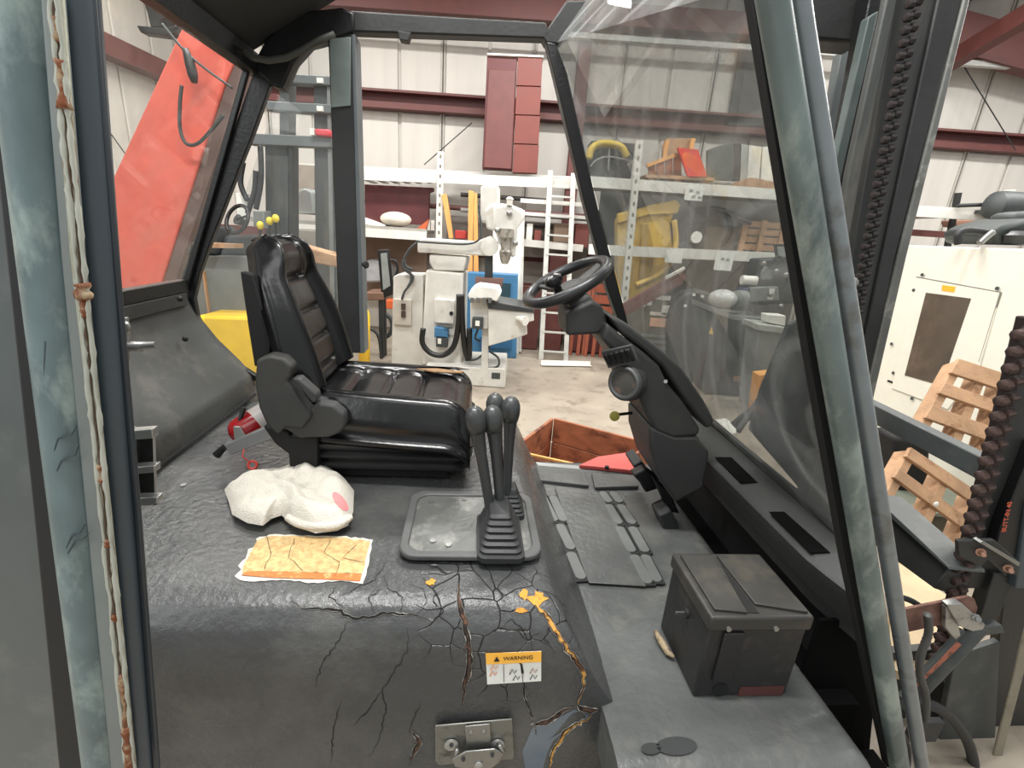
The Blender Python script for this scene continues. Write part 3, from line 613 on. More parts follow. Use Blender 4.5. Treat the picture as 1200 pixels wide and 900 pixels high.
# heater box on the floor
b0=T(820,828,Z=.575); b1=T(945,812,Z=.575); 
bx0,bx1=0.575,0.815; by0,by1=0.815,1.03; zb,zt=.572,.82
hb=part('floor_box',G().box((bx0,by0,zb),(bx1,by1,zt-.035)),mat('box_black',(34,34,34),.5,bump=.2,c2=(58,54,50),mix=.36,c2scale=9),bevel=.006)
boxl=mat('box_lid',(50,49,46),.5,c2=(70,66,58),mix=.42,c2scale=9)
part('lid',G().box((bx0-.006,by0-.006,zt-.04),(bx1+.006,by1+.006,zt)),boxl,hb,bevel=.006)
part('lid_panel',G().prism([V(bx0+.01,by0+.014,zt),V(bx0+.085,by0+.004,zt),V(bx0+.10,by1-.01,zt),V(bx0+.01,by1-.01,zt)],(0,0,.007)),boxl,hb,bevel=.002)
part('lid_panel',G().prism([V(bx0+.118,by0+.03,zt),V(bx1-.006,by0+.004,zt),V(bx1-.006,by1-.01,zt),V(bx0+.112,by1-.01,zt)],(0,0,.007)),boxl,hb,bevel=.002)
part('lid_slot',G().prism([V(bx0+.088,by0+.008,zt+.0005),V(bx0+.115,by0+.006,zt+.0005),V(bx0+.110,by1-.03,zt+.0005)],(0,0,.001)),blackm,hb)
part('cover_plate',G().box((bx0+.035,by0-.008,zb+.055),(bx0+.085,by0,zt-.045)),plastd,hb,bevel=.002)
for x in (bx0+.04,bx0+.155): part('screw',G().cyl((x,by0-.006,zt-.03),(x,by0-.011,zt-.03),.006,12),steel,hb)
part('cable_hole',G().cyl((bx0+.065,by0+.002,zb+.022),(bx0+.065,by0-.002,zb+.022),.02,20),blackm,hb)
part('rust_patch',G().box((bx0+.115,by0-.0015,zb+.002),(bx1-.01,by0,zb+.03)),mat('rust_red',(84,46,42),.7),hb)
lk=part('lock',G().cyl((bx0,by0+.10,zb+.16),(bx0-.008,by0+.10,zb+.16),.013,16),dkgrey,hb)
part('key',G().box((bx0-.03,by0+.098,zb+.157),(bx0-.008,by0+.102,zb+.163)),steel,hb)
g=G().tube([T(x,y,Z=.585) for x,y in [(768,740),(775,752),(783,765),(790,770)]],[.006,.01,.009,.004],8); part('torn_foam',g,mat('foam_pale',(150,134,108),.9,c2=(90,70,52),mix=.45,c2scale=60),smooth=2)
# ------------------------------------------------------------ cab frame
def strip(pts0,Y0,th,nm,m,parent=fk,bev=.006,**k): return part(nm,G().prism([T(x,y,Y=Y0) for x,y in pts0],(0,th,0)),m,parent,bevel=bev,**k)
FYf=2.08
strip([(640,48),(652,50),(665,85),(700,240),(738,385),(728,385),(712,340),(684,235),(655,110)],FYf,.06,'windscreen_pillar',blackp)
strip([(664,0),(697,0),(655,52),(640,50),(636,42)],FYf,.07,'roof_rail',dkgrey)
strip([(405,14),(412,12),(640,26),(645,45),(415,37),(405,36)],FYf,.06,'roof_rail',dkgrey)
rr=strip([(466,36),(482,38),(478,48),(468,46)],FYf-.01,.04,'roof_hook',dkgrey,bev=.002)
bp=strip([(384,40),(413,38),(424,414),(398,414)],FYf,.08,'rear_pillar',dkgrey)
strip([(386,45),(411,43),(411,124),(388,126)],FYf-.006,.006,'pillar_sheen',mat('sheen_grey',(128,138,134),.35,metal=.3,var=.2),bev=.002)  # lighter strip paints the reflection on the upper pillar
strip([(412,40),(416,40),(427,414),(422,414)],FYf-.01,.09,'pillar_edge',mat('edge_grey',(90,96,98),.5),bev=.002)
part('knob',G().disc_stack(T(425,310,Y=FYf-.01),(1,-.4,0),[(0,.008),(.012,.008),(.014,.016),(.022,.014)],12),blackp,bp)
# rear wall, profile leaning back to its middle
rp=[(-0.955,0.80),(-0.965,0.93),(-1.02,1.00),(-1.10,1.09),(-1.16,1.18),(-1.19,1.27)]
def rwall(u,v):
    t=v*(len(rp)-1); i=min(int(t),len(rp)-2); k=t-i; x=lerp(rp[i][0],rp[i+1][0],k); z=lerp(rp[i][1],rp[i+1][1],k)
    return V(x,lerp(.68,2.10,u),z+noise.noise(V(u*7,v*4,3))*.002)
rw=part('rear_panel',G().sheet(rwall,40,30,(-.02,0,0)),mat('rear_panel',(66,67,65),.62,c2=(86,84,78),mix=.42,c2scale=7,bump=.15),smooth=2)
part('rear_panel_flange',G().box((-1.20,.68,1.245),(-1.165,2.04,1.295)),mat('flange',(52,53,52),.5),rw,bevel=.004)
for x,y in ((211,350),(217,397),(285,473)):
    q=T(x,y,X=-1.10 if y<420 else -.96); part('rivet',G().ball(q,.011,.011,.011,10,6),plastd,rw,smooth=2)
strip([(300,76),(318,66),(318,95),(296,157),(279,200),(260,250),(247,283),(234,320),(227,350),(231,372),(240,392),(262,417),(300,441),(302,449),(262,427),(234,402),(222,380),(218,352),(196,345),(212,325)],2.08,.03,'rear_frame_bar',blackp,bev=.004)
strip([(294,78),(312,44),(345,14),(400,8),(415,14),(415,36),(392,44),(362,52),(344,72),(330,104),(318,100)],2.07,.07,'corner_arch',blackp,bev=.008)
part('panel_seam',G().tube([V(-.945,.7,.857),V(-.945,2.05,.857)],.006,6),blackm,rw)
# rear window: frame + pane
topn=T(190,0,X=-.85); 
WT=(-.85,2.15); WBm=(-1.19,1.30)
def rq(t,y): return V(lerp(WBm[0],WT[0],t),y,lerp(WBm[1],WT[1],t))
wf=part('rear_window_frame',G().bar(rq(0,.68)+V(0,0,.02),rq(0,2.06)+V(0,0,.02),.04,.05),blackp,bevel=.004)
part('frame_bar',G().bar(rq(1,.68),rq(1,2.15),.05,.07),blackp,wf,bevel=.004)
part('frame_bar',G().bar(rq(0,2.07),rq(1,2.07),.02,.02),blackp,wf,bevel=.003)
gl_rear=glass_mat('rear_glass',(.97,.97,.96),.10,.02,7)
part('pane',G().prism([rq(.02,.7),rq(.02,2.03),rq(.98,2.03),rq(.98,.7)],(.004,0,.002)),gl_rear,wf,label='dusty rear window pane')
# roof liner at the rear
part('roof_liner',G().prism([rq(1,.9)+V(.0,0,.04),rq(1,2.1)+V(.0,0,.04),V(-.47,2.1,2.42),V(-.55,.9,2.34)],(0,0,.03)),mat('roof_liner',(46,46,43),.8))
part('roof_liner',G().prism([T(x,y,Y=1.9) for x,y in [(180,-20),(250,-20),(253,32),(262,52),(285,62)]],(0,.02,0)),mat('liner_dark',(24,24,24),.8))
g=G().tube([T(x,y,Y=1.98) for x,y in [(250,-10),(255,20),(262,40),(278,56),(298,68),(315,71),(335,68),(352,60),(372,48),(392,40)]],.011,8)
part('roof_cable',g,mat('cable_grey',(74,74,68),.6),smooth=2)
# side glass of the rear opening
part('side_pane',G().prism([T(x,y,Y=2.11) for x,y in [(330,100),(352,70),(386,50),(398,412),(396,420),(300,440),(240,385),(240,340),(275,260)]],(0,.004,0)),glass_mat('side_glass',(.93,.94,.94),.09,.04,6),label='hazy pane behind the seat')
# windscreen
wq=[T(650,52,Y=2.09),T(737,383,Y=2.09),V(1.06,1.92,.885),V(1.055,.76,.885),T(895,12,Y=.80),T(885,-40,Y=.8),T(700,-10,Y=2.09)]
a,b,c,d=T(652,50,Y=2.09),V(1.06,1.95,.885),T(1003,652,Y=.97),T(886,-20,Y=.97)
T0=T(690,-5,Y=2.09)
wg=G(); Wp=[T0,a,T(738,385,Y=2.09),b,c,d]; wg.prism(Wp,(.004,0,.003))
part('windscreen',wg,glass_mat('windscreen_glass',(.66,.67,.66),.17,.06,5,True),label='smeared sloping windscreen')  # dark tint and haze also stand for reflections on the glass
part('tilt_plate',G().prism([T(x,y,Y=1.45) for x,y in [(945,372),(925,380),(893,458),(880,505),(940,575),(1010,660),(1020,500),(985,380)]],(0,.02,0)),mat('tilt_plate',(52,60,60),.5,var=.25,c2=(74,80,78),mix=.4,c2scale=4),bevel=.003)
# near windscreen pillar: two tubes and a rubber seal
NP=.74
def pole(x0,x1,y0,y1,r,Y,nm,m,flat=1.0,**k):
    p=T(x0,y0,Y=Y); q=T(x1,y1,Y=Y); return part(nm,G().tube([p,lerp(p,q,.5),q],r,20,flat=flat),m,smooth=1,**k)
pole(896,1064,-60,960,.0215,NP,'door_pillar',mat('pole_greygreen',(92,104,102),.34,var=.25,scale=10,c2=(140,150,142),mix=.42,c2scale=9,stretch=(1,1,.4),spec=.6))
pole(926,1090,-60,960,.0155,NP+.012,'door_pillar',mat('pole_steel',(124,130,132),.3,metal=.3,var=.15,c2=(104,104,100),mix=.4,c2scale=12))
strip([(876,-30),(887,-30),(957,400),(1001,650),(1052,900),(1040,900),(990,660),(948,420)],NP+.03,.02,'glass_seal',blackm,bev=.002)
# near rear pillar (left foreground), door edge tube, weld seam, rubber strip
LY=.50
pole(21,131,-60,960,.0245,LY,'door_pillar',teal,label='scuffed teal grey door post')
def sd_strip(pts,Y,th,nm,m,**k): return strip(pts,Y,th,nm,m,**k)
sd_strip([(44,-20),(69,-20),(95,300),(126,600),(158,920),(130,920),(99,600),(70,300)],LY-.018,.008,'seam_backing',mat('seam_grey',(120,126,124),.5,var=.15),bev=.003)
sp_=sd_strip([(53,-20),(70,-20),(95,300),(128,600),(160,920),(147,920),(115,600),(80,300)],LY-.0225,.006,'weld_seam',weld,label='rust-spotted pale seam')
rng=random.Random(3)
def seamline(off,r,m,y0=-20,y1=920,nm='seam_groove'):
    pts=[]
    N_=90 if y1-y0>200 else 7
    for i in range(N_):
        y=lerp(y0,y1,i/(N_-1)); t=(y+20)/940; x=lerp(53,147,t)+off+rng.uniform(-1.1,1.1)*(1 if y1-y0>200 else .8); pts.append(T(x,y,Y=LY-.0232))
    return part(nm,G().tube(pts,[r*rng.uniform(.5,1.5) for _ in pts],6),m,sp_,smooth=2)
gro=mat('groove_brown',(84,66,50),.8); seamline(7,.0010,gro); seamline(3.5,.0022,mat('seam_pale',(176,178,166),.5)); seamline(12,.0020,MATS['seam_pale'])
rs=mat('rust_spot',(122,66,36),.7,c2=(170,150,120),mix=.45,c2scale=60)
for (y0,y1,r) in ((70,128,.0042),(332,352,.0052),(352,372,.003),(545,566,.0032),(632,640,.004),(720,728,.004),(790,850,.003),(850,900,.0042),(20,50,.0022)):
    seamline(8,r,rs,y0,y1,'rust_spot')
scr=mat('scratch_dark',(60,74,76),.5)
for q in ([(50,440),(51,400)],[(87,500),(82,509),(66,514),(62,528)],[(90,520),(86,533),(70,540),(65,552)],[(97,615),(92,624),(82,628),(76,642)],[(101,625),(95,632),(86,634),(78,648)]):
    part('scratch',G().tube([T(x+2,y,Y=LY-.0235) for x,y in q],.0009,6),scr,smooth=2)
pole(84,171,-60,960,.0170,LY+.012,'door_pillar',slate,label='slate blue inner door post')
sd_strip([(104,-20),(110,-20),(136,300),(163,600),(187,920),(180,920),(156,600),(129,300)],LY+.008,.006,'glass_seal',mat('edge_slate',(48,54,60),.45),bev=.003)
sd_strip([(-30,-20),(4,-20),(34,300),(67,600),(103,920),(70,920),(38,600),(6,300),(-20,60)],LY+.03,.03,'glass_seal',mat('seal_black',(30,31,32),.6),bev=.003)
for q in ([(51,400),(50,440),(56,483)],[(87,500),(82,509),(64,514),(62,525)],[(90,520),(86,533),(68,540),(65,550)],[(97,615),(92,624),(80,628),(76,640)],[(101,625),(95,632),(84,634),(78,645)]):
    pass
# open door pane at far left
part('door_pane',G().prism([T(x,y,Y=LY+.09) for x,y in [(-60,120),(4,120),(10,300),(42,600),(76,920),(-60,920)]],(0,.005,0)),mat('door_glass',(92,98,98),.15,c2=(108,112,110),mix=.4,c2scale=6,var=.05),label='door pane with its grey reflection painted in')  # opaque grey colour stands in for the reflection in the glass
# latch pin, striker
lc=T(146,406,Y=.56)
lk=part('door_catch',G().prism([T(x,y,Y=.56) for x,y in [(136,374),(147,372),(150,400),(147,436),(139,437)]],(0,.006,0)),steel,bevel=.001)
part('catch_boss',G().disc_stack(T(145,383,Y=.56),(0,-1,0),[(0,.008),(.004,.008),(.006,.005)],14),steel,lk,smooth=1)
part('catch_pin',G().tube([T(144,406,Y=.555),T(166,406,Y=.56),T(170,405,Y=.56),T(183,404,Y=.56)],[.006,.006,.0045,.004],12),steel,lk,smooth=1)
st=G(); 
def sp(pts,Y,th): st.prism([T(x,y,Y=Y) for x,y in pts],(0,th*.4,0))
sp([(147,506),(152,503),(154,590),(150,592)],.555,.03); sp([(178,506),(180,510),(183,588),(181,590)],.562,.01)
sp([(150,505),(178,503),(179,514),(152,516)],.552,.03); sp([(152,548),(181,546),(181,554),(154,556)],.55,.032); sp([(152,584),(184,583),(184,590),(176,593),(152,593)],.55,.032)
sk=part('striker',st,alu,bevel=.002,label='cast aluminium door striker')
part('striker_back',G().prism([T(x,y,Y=.570) for x,y in [(148,505),(180,505),(183,592),(150,592)]],(0,.003,0)),plastd,sk)
# ------------------------------------------------------------ mast of the same forklift (right)
def mst(pts,Y,th,nm,m,parent=fk,bev=.004,**k): return part(nm,G().prism([T(x,y,Y=Y) for x,y in pts],(0,th,0)),m,parent,bevel=bev,**k)
MY=1.30
mast=mst([(1062,-80),(1150,-80),(1013,480),(958,700),(915,700),(960,520),(990,350)],MY+.02,.05,'mast_rail',mat('mast_web',(54,55,54),.55,var=.2,c2=(72,70,66),mix=.4,c2scale=9,bump=.2,stretch=(1,1,.25)))
mst([(1140,-40),(1147,-40),(1063,300),(1021,480),(968,690),(959,690),(1011,480),(1053,300)],MY+.003,.012,'rail_flange',mat('flange_light',(104,104,100),.45,metal=.2,var=.2,c2=(150,148,140),mix=.4,c2scale=14),mast,label='worn light edge of the mast rail')
mst([(1108,-40),(1138,-40),(1050,300),(1014,470),(998,470),(1034,300)],MY+.008,.012,'rail_channel',dkgrey,mast)
mst([(1052,-60),(1064,-60),(1010,200),(982,360),(974,330),(995,200)],MY-.0,.02,'rail_flange',mastg,mast)
mst([(1030,-60),(1056,-60),(990,260),(970,330),(962,280),(985,180)],1.50,.05,'mast_rail',blackp)
mst([(1018,20),(1030,12),(982,225),(972,225)],1.48,.03,'rail_flange',mat('flange_teal',(86,96,94),.45,var=.2),bev=.003)
mst([(925,-60),(1035,-60),(1024,30),(1015,52),(948,46)],1.56,.10,'mast_crosshead',dkgrey,bev=.01)
mst([(986,60),(1012,60),(985,190),(964,190)],1.75,.04,'mast_rail',mat('rail_haze',(88,94,94),.5))
# chains
link_me=None
def chain(p,q,n,w,h,t,m,nm='chain_link'):
    # alternate link plates with a pin between them
    d,a,b=frame(Vector(q)-Vector(p),(0,1,0)); o=FO
    src=None
    for i in range(n):
        c=lerp(Vector(p),Vector(q),(i+.5)/n)
        if src is None:
            g=G(); ax=V(0,0,0)
            k=b if abs(b.x)>abs(a.x) else a; l=a if k is b else b
            
            sg=1 if k.x>0 else -1
            for (q0,q1,dd_) in ((-.5,-.02,.10),(.0,.5,-.12)):
                g.tube([c+k*sg*w*(q0)+d*h*dd_,c+k*sg*w*(q0+.06)+d*h*dd_,c+k*sg*w*(q1-.06)+d*h*(dd_-.04),c+k*sg*w*q1+d*h*(dd_-.04)],[h*.28,h*.40,h*.40,h*.28],8)
            src=part(nm,g,m,smooth=1); src_c=c
        else:
            o2=src.copy(); COL.objects.link(o2); o2.location=c-src_c; o2.parent=fk
chain(T(1203,380,Y=1.04),T(1092,800,Y=1.04),27,.052,.036,.02,rust)
mst([(1205,372),(1215,372),(1108,800),(1094,800)],1.06,.03,'chain_gap_strip',mat('chain_gap_dark',(40,28,26),.8))  # dark strip behind the links paints their dark gaps
chain(T(1076,-20,Y=MY-.01),T(1002,372,Y=MY-.01),30,.034,.026,.02,mat('dark_chain',(30,24,23),.7,c2=(70,46,42),mix=.4,c2scale=40))
part('bolt',G().disc_stack(T(997,331,Y=1.22),(-.6,-1,0),[(0,.016),(.012,.016),(.018,.008)],14),steel,smooth=1)
# carriage cross beams (run from side to side)
bm1=part('carriage_beam',G().bar(T(1000,470,X=1.5),T(1164,553,X=1.5),.05,.065),grey,bevel=.004)
part('carriage_beam',G().prism([T(1020,575,X=1.42),T(1112,668,X=1.42),T(1095,690,X=1.40),T(1020,635,X=1.40)],(.09,0,-.03)),dkgrey,bevel=.004)
part('carriage_beam',G().prism([T(1020,578,X=1.40),T(1112,664,X=1.40),T(1112,668,X=1.40),T(1020,586,X=1.40)],(.12,0,-.01)),grey,bevel=.002)
# near rail group at the right edge
mst([(1203,395),(1290,395),(1175,690),(1130,690),(1142,640)],1.08,.04,'near_rail',dkgrey)
mst([(1213,520),(1222,520),(1190,660),(1163,655),(1172,620)],1.05,.03,'hose_cover',blackp)
m_=basis(T(1180,606,Y=1.046),T(1188,570,Y=1.046)-T(1173,640,Y=1.046),V(-1,0,-.3))
text('BUTT-IN 40',.020,mat('orange_ink',(214,96,66),.6),'lettering',mast,m_)
mst([(1205,590),(1240,560),(1215,690),(1190,690)],1.04,.03,'near_rail',mat('rail_blue_grey',(70,78,82),.5))
br=mst([(1123,634),(1166,633),(1196,660),(1192,674),(1176,672),(1158,656),(1150,664),(1124,652)],1.0,.012,'rail_bracket',dkgrey,bev=.002)
mst([(1148,636),(1152,634),(1196,660),(1194,664)],.985,.02,'bracket_edge',steel,br,bev=.001)
for x,y in ((1148,646),(1180,665)):
    part('bolt',G().disc_stack(T(x,y,Y=1.0),(-.5,-1,.1),[(0,.012),(.006,.012),(.007,.007),(.022,.006)],12),mat('bolt_brown',(170,130,110),.5,metal=.4),br,smooth=1)
mst([(1166,672),(1190,678),(1168,730),(1146,730)],1.06,.04,'near_rail',dkgrey)
rp_=mst([(1050,716),(1135,699),(1142,702),(1146,712),(1143,723),(1135,726),(1050,744)],.98,.008,'rusty_plate',rustp,bev=.002,label='rusty red-brown bracket plate')
cl=mst([(1110,709),(1127,707),(1155,732),(1152,738),(1140,740),(1124,734)],.95,.02,'clevis',alu,bev=.002,label='bright steel clevis')
mst([(1109,712),(1120,715),(1126,745),(1120,750),(1108,735)],.96,.015,'clevis_cheek',alu,cl,bev=.002)
part('bolt',G().disc_stack(T(1143,724,Y=.95),(-.3,-1,.5),[(0,.012),(.004,.012),(.005,.008),(.012,.008)],6),steel,cl)
part('tie_rod',G().tube([T(1150,735,Y=1.0),T(1060,830,Y=1.0)],.018,12),grey,smooth=1)
part('tie_rod',G().tube([T(1128,738,Y=.98),T(1055,815,Y=.98)],.008,10),grey,smooth=1)
mst([(1122,752),(1127,756),(1068,812),(1063,806)],.975,.004,'hose_label',mat('label_orange_worn',(170,100,78),.6,c2=(60,50,46),mix=.45,c2scale=60),bev=0)
mst([(1138,736),(1175,733),(1178,742),(1140,748)],1.0,.03,'rod_plate',grey)
# ribbed conduit and hoses
def wig(pts,n):
    out=[]; m=len(pts)
    for i in range(n):
        t=i/(n-1)*(m-1); k=min(int(t),m-2); f=t-k
        p0=Vector(pts[max(k-1,0)]);p1=Vector(pts[k]);p2=Vector(pts[k+1]);p3=Vector(pts[min(k+2,m-1)])
        out.append(.5*((2*p1)+(p2-p0)*f+(2*p0-5*p1+4*p2-p3)*f*f+(3*p1-p0-3*p2+p3)*f**3))
    return out
cp=[T(x,y,Y=.95) for x,y in [(1087,720),(1088,742),(1079,768),(1078,790),(1085,815),(1084,845),(1074,872)]]
W_=wig(cp,70); part('ribbed_conduit',G().tube(W_,[.0095+.0012*(i%2) for i in range(70)],12),mat('conduit_grey',(72,72,70),.5),smooth=2)
part('rubber_hose',G().tube(wig([T(x,y,Y=1.0) for x,y in [(1070,822),(1100,830),(1122,850),(1138,880),(1145,930)]],24),.016,12),rubber,smooth=2)
part('rubber_hose',G().tube(wig([T(x,y,Y=1.1) for x,y in [(1040,698),(1060,701),(1075,708),(1084,716)]],14),.009,10),rubber,smooth=2)
part('conduit_clip',G().box(T(1074,848,Y=.94),T(1090,862,Y=.96)),rubber,bevel=.002)
mst([(1120,770),(1172,752),(1160,1000),(1075,1000)],1.08,.02,'mast_side_plate',grey,bev=.003)
mst([(1212,700),(1222,706),(1156,960),(1146,960)],1.02,.008,'pale_bar',mat('pale_bar',(130,124,108),.5,c2=(96,90,78),mix=.4,c2scale=15),bev=.003)
mst([(1000,770),(1110,760),(1095,1010),(985,1010)],1.16,.03,'mast_side_plate',dkgrey,bev=.003)  # added dark slab closes the dark gap behind the pillar
mst([(1178,690),(1260,640),(1260,1010),(1140,1010)],1.12,.03,'mast_side_plate',dkgrey,bev=.003)
# wiring below the door pillar
part('wire',G().tube(wig([T(x,y,Y=.92) for x,y in [(1052,850),(1060,862),(1066,880),(1064,905)]],16),.005,8),rubber,smooth=2)
# ------------------------------------------------------------ loose things in the cab
# rag heap
ro=[(263,574),(275,565),(290,560),(320,554),(352,548),(366,543),(385,552),(405,562),(415,575),(414,600),(408,616),(395,622),(370,625),(345,617),(330,604),(318,608),(308,616),(290,613),(272,603),(268,588)]
RO=[T(x,y,Z=.862) for x,y in ro]; ctr=sum(RO,Vector())/len(RO)
def ragf(u,v):
    t=u*len(RO); i=int(t)%len(RO); f=t-int(t); e=RO[i].lerp(RO[(i+1)%len(RO)],f)
    r=1-v; p=ctr.lerp(e,min(1,r)); 
    h=0.044*(1-r**6.0)
    q=V(p.x*14,p.y*14,0)
    h+=(abs(noise.noise(q))*.022+noise.noise(q*2.3)*.008)*(1-r**4)
    rid=math.sin((p.x*26+p.y*34)+3*noise.noise(q*.5)); h+=.009*rid*(1-r**3)+.010*abs(noise.noise(q*1.6+V(5,2,0)))*(1-r**4)
    p=Vector(p); p.z=.862+max(.004*(1-r),h); 
    return p
g=G().grid(ragf,120,36,closeu=True)
n0=len(g.v)
rag=link('rag',g,mat('towel_white',(214,208,196),.95,var=.05,bump=.6,bscale=220,c2=(226,196,180),mix=.2,c2scale=11),None,org=(ctr.x,ctr.y,.862),smooth=2,rot=PSI)
tag(rag,'crumpled white towelling rag with pink stain lying on the cracked hood','rag')
def ragtop(x,y):
    bv=getattr(ragtop,'b',None)
    if bv is None: bv=ragtop.b=BVHTree.FromPolygons([tuple(p) for p in g.v],[f for f in g.f])
    h=bv.ray_cast(V(0,0,EYE),ray(x,y,PSI).normalized()); return (h[0]+V(0,-.001,.0015)) if h[0] else T(x,y,Z=.90)
q=G(); 
def stain(u,v):
    a=u*2*pi; x=399+(9*cos(a)*v)*1.0+3*v*sin(a); y=588+10*sin(a)*v+5*v*cos(a); return ragtop(x,y)
q.grid(stain,18,6,closeu=True); link('stain',q,mat('pink_stain',(226,140,140),.95),rag,smooth=2)
link('folded_hem',G().tube(wig([T(x,y,Z=.874) for x,y in [(338,606),(352,614),(375,617),(396,615),(410,606)]],20),.0115,10,flat=.9),MATS['towel_white'],rag,smooth=2)
q=G()
for k in range(16):
    b_=T(352+k*1.2,550-k*.2,Z=.875); q.tube([b_,b_+V(random.uniform(-.01,.01),.004,.012+random.uniform(0,.006)),b_+V(random.uniform(-.014,.014),.008,.014)],.0012,4)
fr=link('fringe',q,MATS['towel_white'],rag); fr['kind']='stuff'
# red extinguisher-like bottle behind the seat
ex=thing('fire_extinguisher','small red fire extinguisher with silver lever lying behind the black seat','extinguisher',(-.70,1.42,.853),PSI)
e0=T(283,522,Y=1.40); ey=1.45
c0=T(276,512,Y=1.42); c1=T(330,478,Y=1.52)
dd=(c1-c0).normalized()
c0.z=max(c0.z,.853+.05)
link('bottle',G().disc_stack(c0,dd,[(-.012,.018),(0,.040),(.012,.048),(.03,.05),(.07,.05)],24),mat('gloss_red',(150,20,26),.22),ex,smooth=1)
link('label_band',G().disc_stack(c0+dd*.07,dd,[(0,.0505),(.05,.0505)],24),mat('label_pale',(196,188,184),.35),ex,smooth=1)
link('lever',G().prism([T(x,y,Y=1.37) for x,y in [(262,522),(312,500),(328,503),(326,512),(270,534)]],(0,.02,0)),mat('lever_silver',(150,150,150),.35,metal=.5),ex,bevel=.003)
link('bracket',G().prism([T(x,y,Y=1.375) for x,y in [(273,500),(281,500),(290,515),(288,524),(275,526)]],(0,.006,0)),alu,ex,bevel=.002)
link('nozzle',G().tube([T(263,524,Y=1.37),T(254,533,Y=1.37)],[.009,.013],12),blackp,ex,smooth=1)
link('pin_tag',G().torus(T(296,545,Y=1.35),(.2,-1,.3),.012,.004,20,8),redp,ex,smooth=2)
link('pin_cord',G().tube([T(286,526,Y=1.355),T(284,535,Y=1.35),T(294,542,Y=1.345)],.002,6),redp,ex,smooth=2)
link('carry_handle',G().tube([T(273,512,Y=1.40),T(280,495,Y=1.42),T(286,478,Y=1.44)],[.006,.006,.008],10),blackp,ex,smooth=1)
# ------------------------------------------------------------ background
def fy(x,Y):
    lo,hi=200.,1400.
    for _ in range(40):
        m_=(lo+hi)/2
        if P(x,m_,Y=Y).z>0.002: lo=m_
        else: hi=m_
    return lo
def W(nm,g,m,parent,**k): return link(nm,g,m,parent,**k)
def B(x0,y0,x1,y1,Y,th): return boxat(x0,y0,x1,y1,Y,th)
def PR(pts,Y,th): return slab(pts,Y,th)
def base(x,y,Y=None):
    p=P(x,y,Y=Y) if Y else P(x,y,Z=0); return V(p.x,p.y,0)
def tb(pts,Y,r,n=8): return G().tube(wig([P(x,y,Y=Y) if not hasattr(Y,'__len__') else P(x,y,Y=Y[i]) for i,(x,y) in enumerate(pts)],len(pts)*6),r,n)
# milling machine
MYY=5.0
mill=thing('milling_machine','cream knee milling machine with overhanging ram and blue-backed head','milling machine',base(545,447,5.0))
W('column',PR([(499,316),(543,320),(541,428),(493,428)],5.0,.45),machw,mill,bevel=.02)
W('machine_base',PR([(499,428),(592,432),(592,fy(592,4.85)),(499,fy(499,4.85))],4.85,.7),machw,mill,bevel=.01)
W('base_pocket',B(576,437,586,444,4.845,.02),dkmach,mill)
W('turret',PR([(503,298),(547,301),(546,308),(543,318),(508,317),(503,308)],5.0,.4),machw,mill,bevel=.015)
W('ram',PR([(489,284),(495,279),(558,283),(575,276),(583,285),(581,297),(570,300),(489,296)],4.98,.25),machw,mill,bevel=.015)
W('ram_gear',G().disc_stack(P(574,289,Y=4.96),(0,-1,0),[(0,.09),(.03,.09),(.04,.03)],24),machw,mill,smooth=1)
W('motor',PR([(563,218),(570,216),(585,218),(585,238),(582,242),(582,262),(563,260)],5.0,.22),machw,mill,bevel=.02)
hd=W('head',PR([(578,243),(590,240),(600,241),(613,248),(613,258),(606,268),(604,300),(600,302),(584,285),(578,262)],4.95,.26),machw,mill,bevel=.02)
W('head_body',PR([(568,246),(574,240),(588,238),(600,240),(614,246),(615,256),(606,266),(586,272),(570,268)],4.97,.2),machw,mill,bevel=.02)
W('quill',G().disc_stack(P(594,268,Y=4.92),(0,0,-1),[(0,.07),(.08,.075),(.1,.055),(.2,.05),(.22,.065),(.3,.05),(.34,.03)],18),mat('quill_grey',(150,144,134),.4,metal=.3,c2=(90,86,80),mix=.42,c2scale=20),mill,smooth=1)
W('drawbar_cap',G().disc_stack(P(597,241,Y=4.95),(0,0,1),[(0,.03),(.05,.03),(.06,.04),(.08,.02)],12),machw,mill,smooth=1)
for x,y in ((597,250),(604,285),(583,270)): W('knob',G().disc_stack(P(x,y,Y=4.93),(0,-1,0),[(0,.03),(.03,.03),(.04,.015)],12),steel,mill,smooth=1)
W('saddle',PR([(551,349),(574,349),(574,364),(572,386),(551,384)],4.75,.35),machw,mill,bevel=.01)
W('table',PR([(572,360),(625,364),(626,376),(617,378),(618,392),(600,398),(572,406)],4.7,.5),machw,mill,bevel=.01)
W('table_top',PR([(570,352),(625,362),(626,367),(572,362)],4.68,.5),mat('table_steel',(74,76,76),.35,metal=.4),mill,bevel=.005)
W('hand_crank',G().tube([P(606,374,Y=4.68),P(616,376,Y=4.6)],[.03,.05],12),machw,mill,smooth=1)
W('knee_screw',PR([(565,386),(572,386),(572,432),(564,432)],4.85,.08),machw,mill)
W('vise',PR([(548,346),(553,337),(560,334),(584,337),(587,345),(582,354),(572,350),(550,352)],4.62,.3),mat('vise_white',(226,224,216),.6,bump=.6,bscale=14),mill,bevel=.015)
for k in range(4): W('clamp',B(551+7*k,349,555+7*k,355,4.6,.04),steel,mill)
W('control_pendant',B(553,372,566,386,4.7,.1),dkmach,mill,bevel=.01)
W('pendant_button',B(557,376,562,382,4.69,.02),white,mill)
W('control_box',B(509,351,532,379,4.93,.08),machw,mill,bevel=.008)
W('lock_knob',G().disc_stack(P(529,367,Y=4.93),(0,-1,0),[(0,.02),(.02,.02)],12),blackm,mill)
W('switch_box',B(509,384,525,396,4.92,.08),blue,mill,bevel=.005)
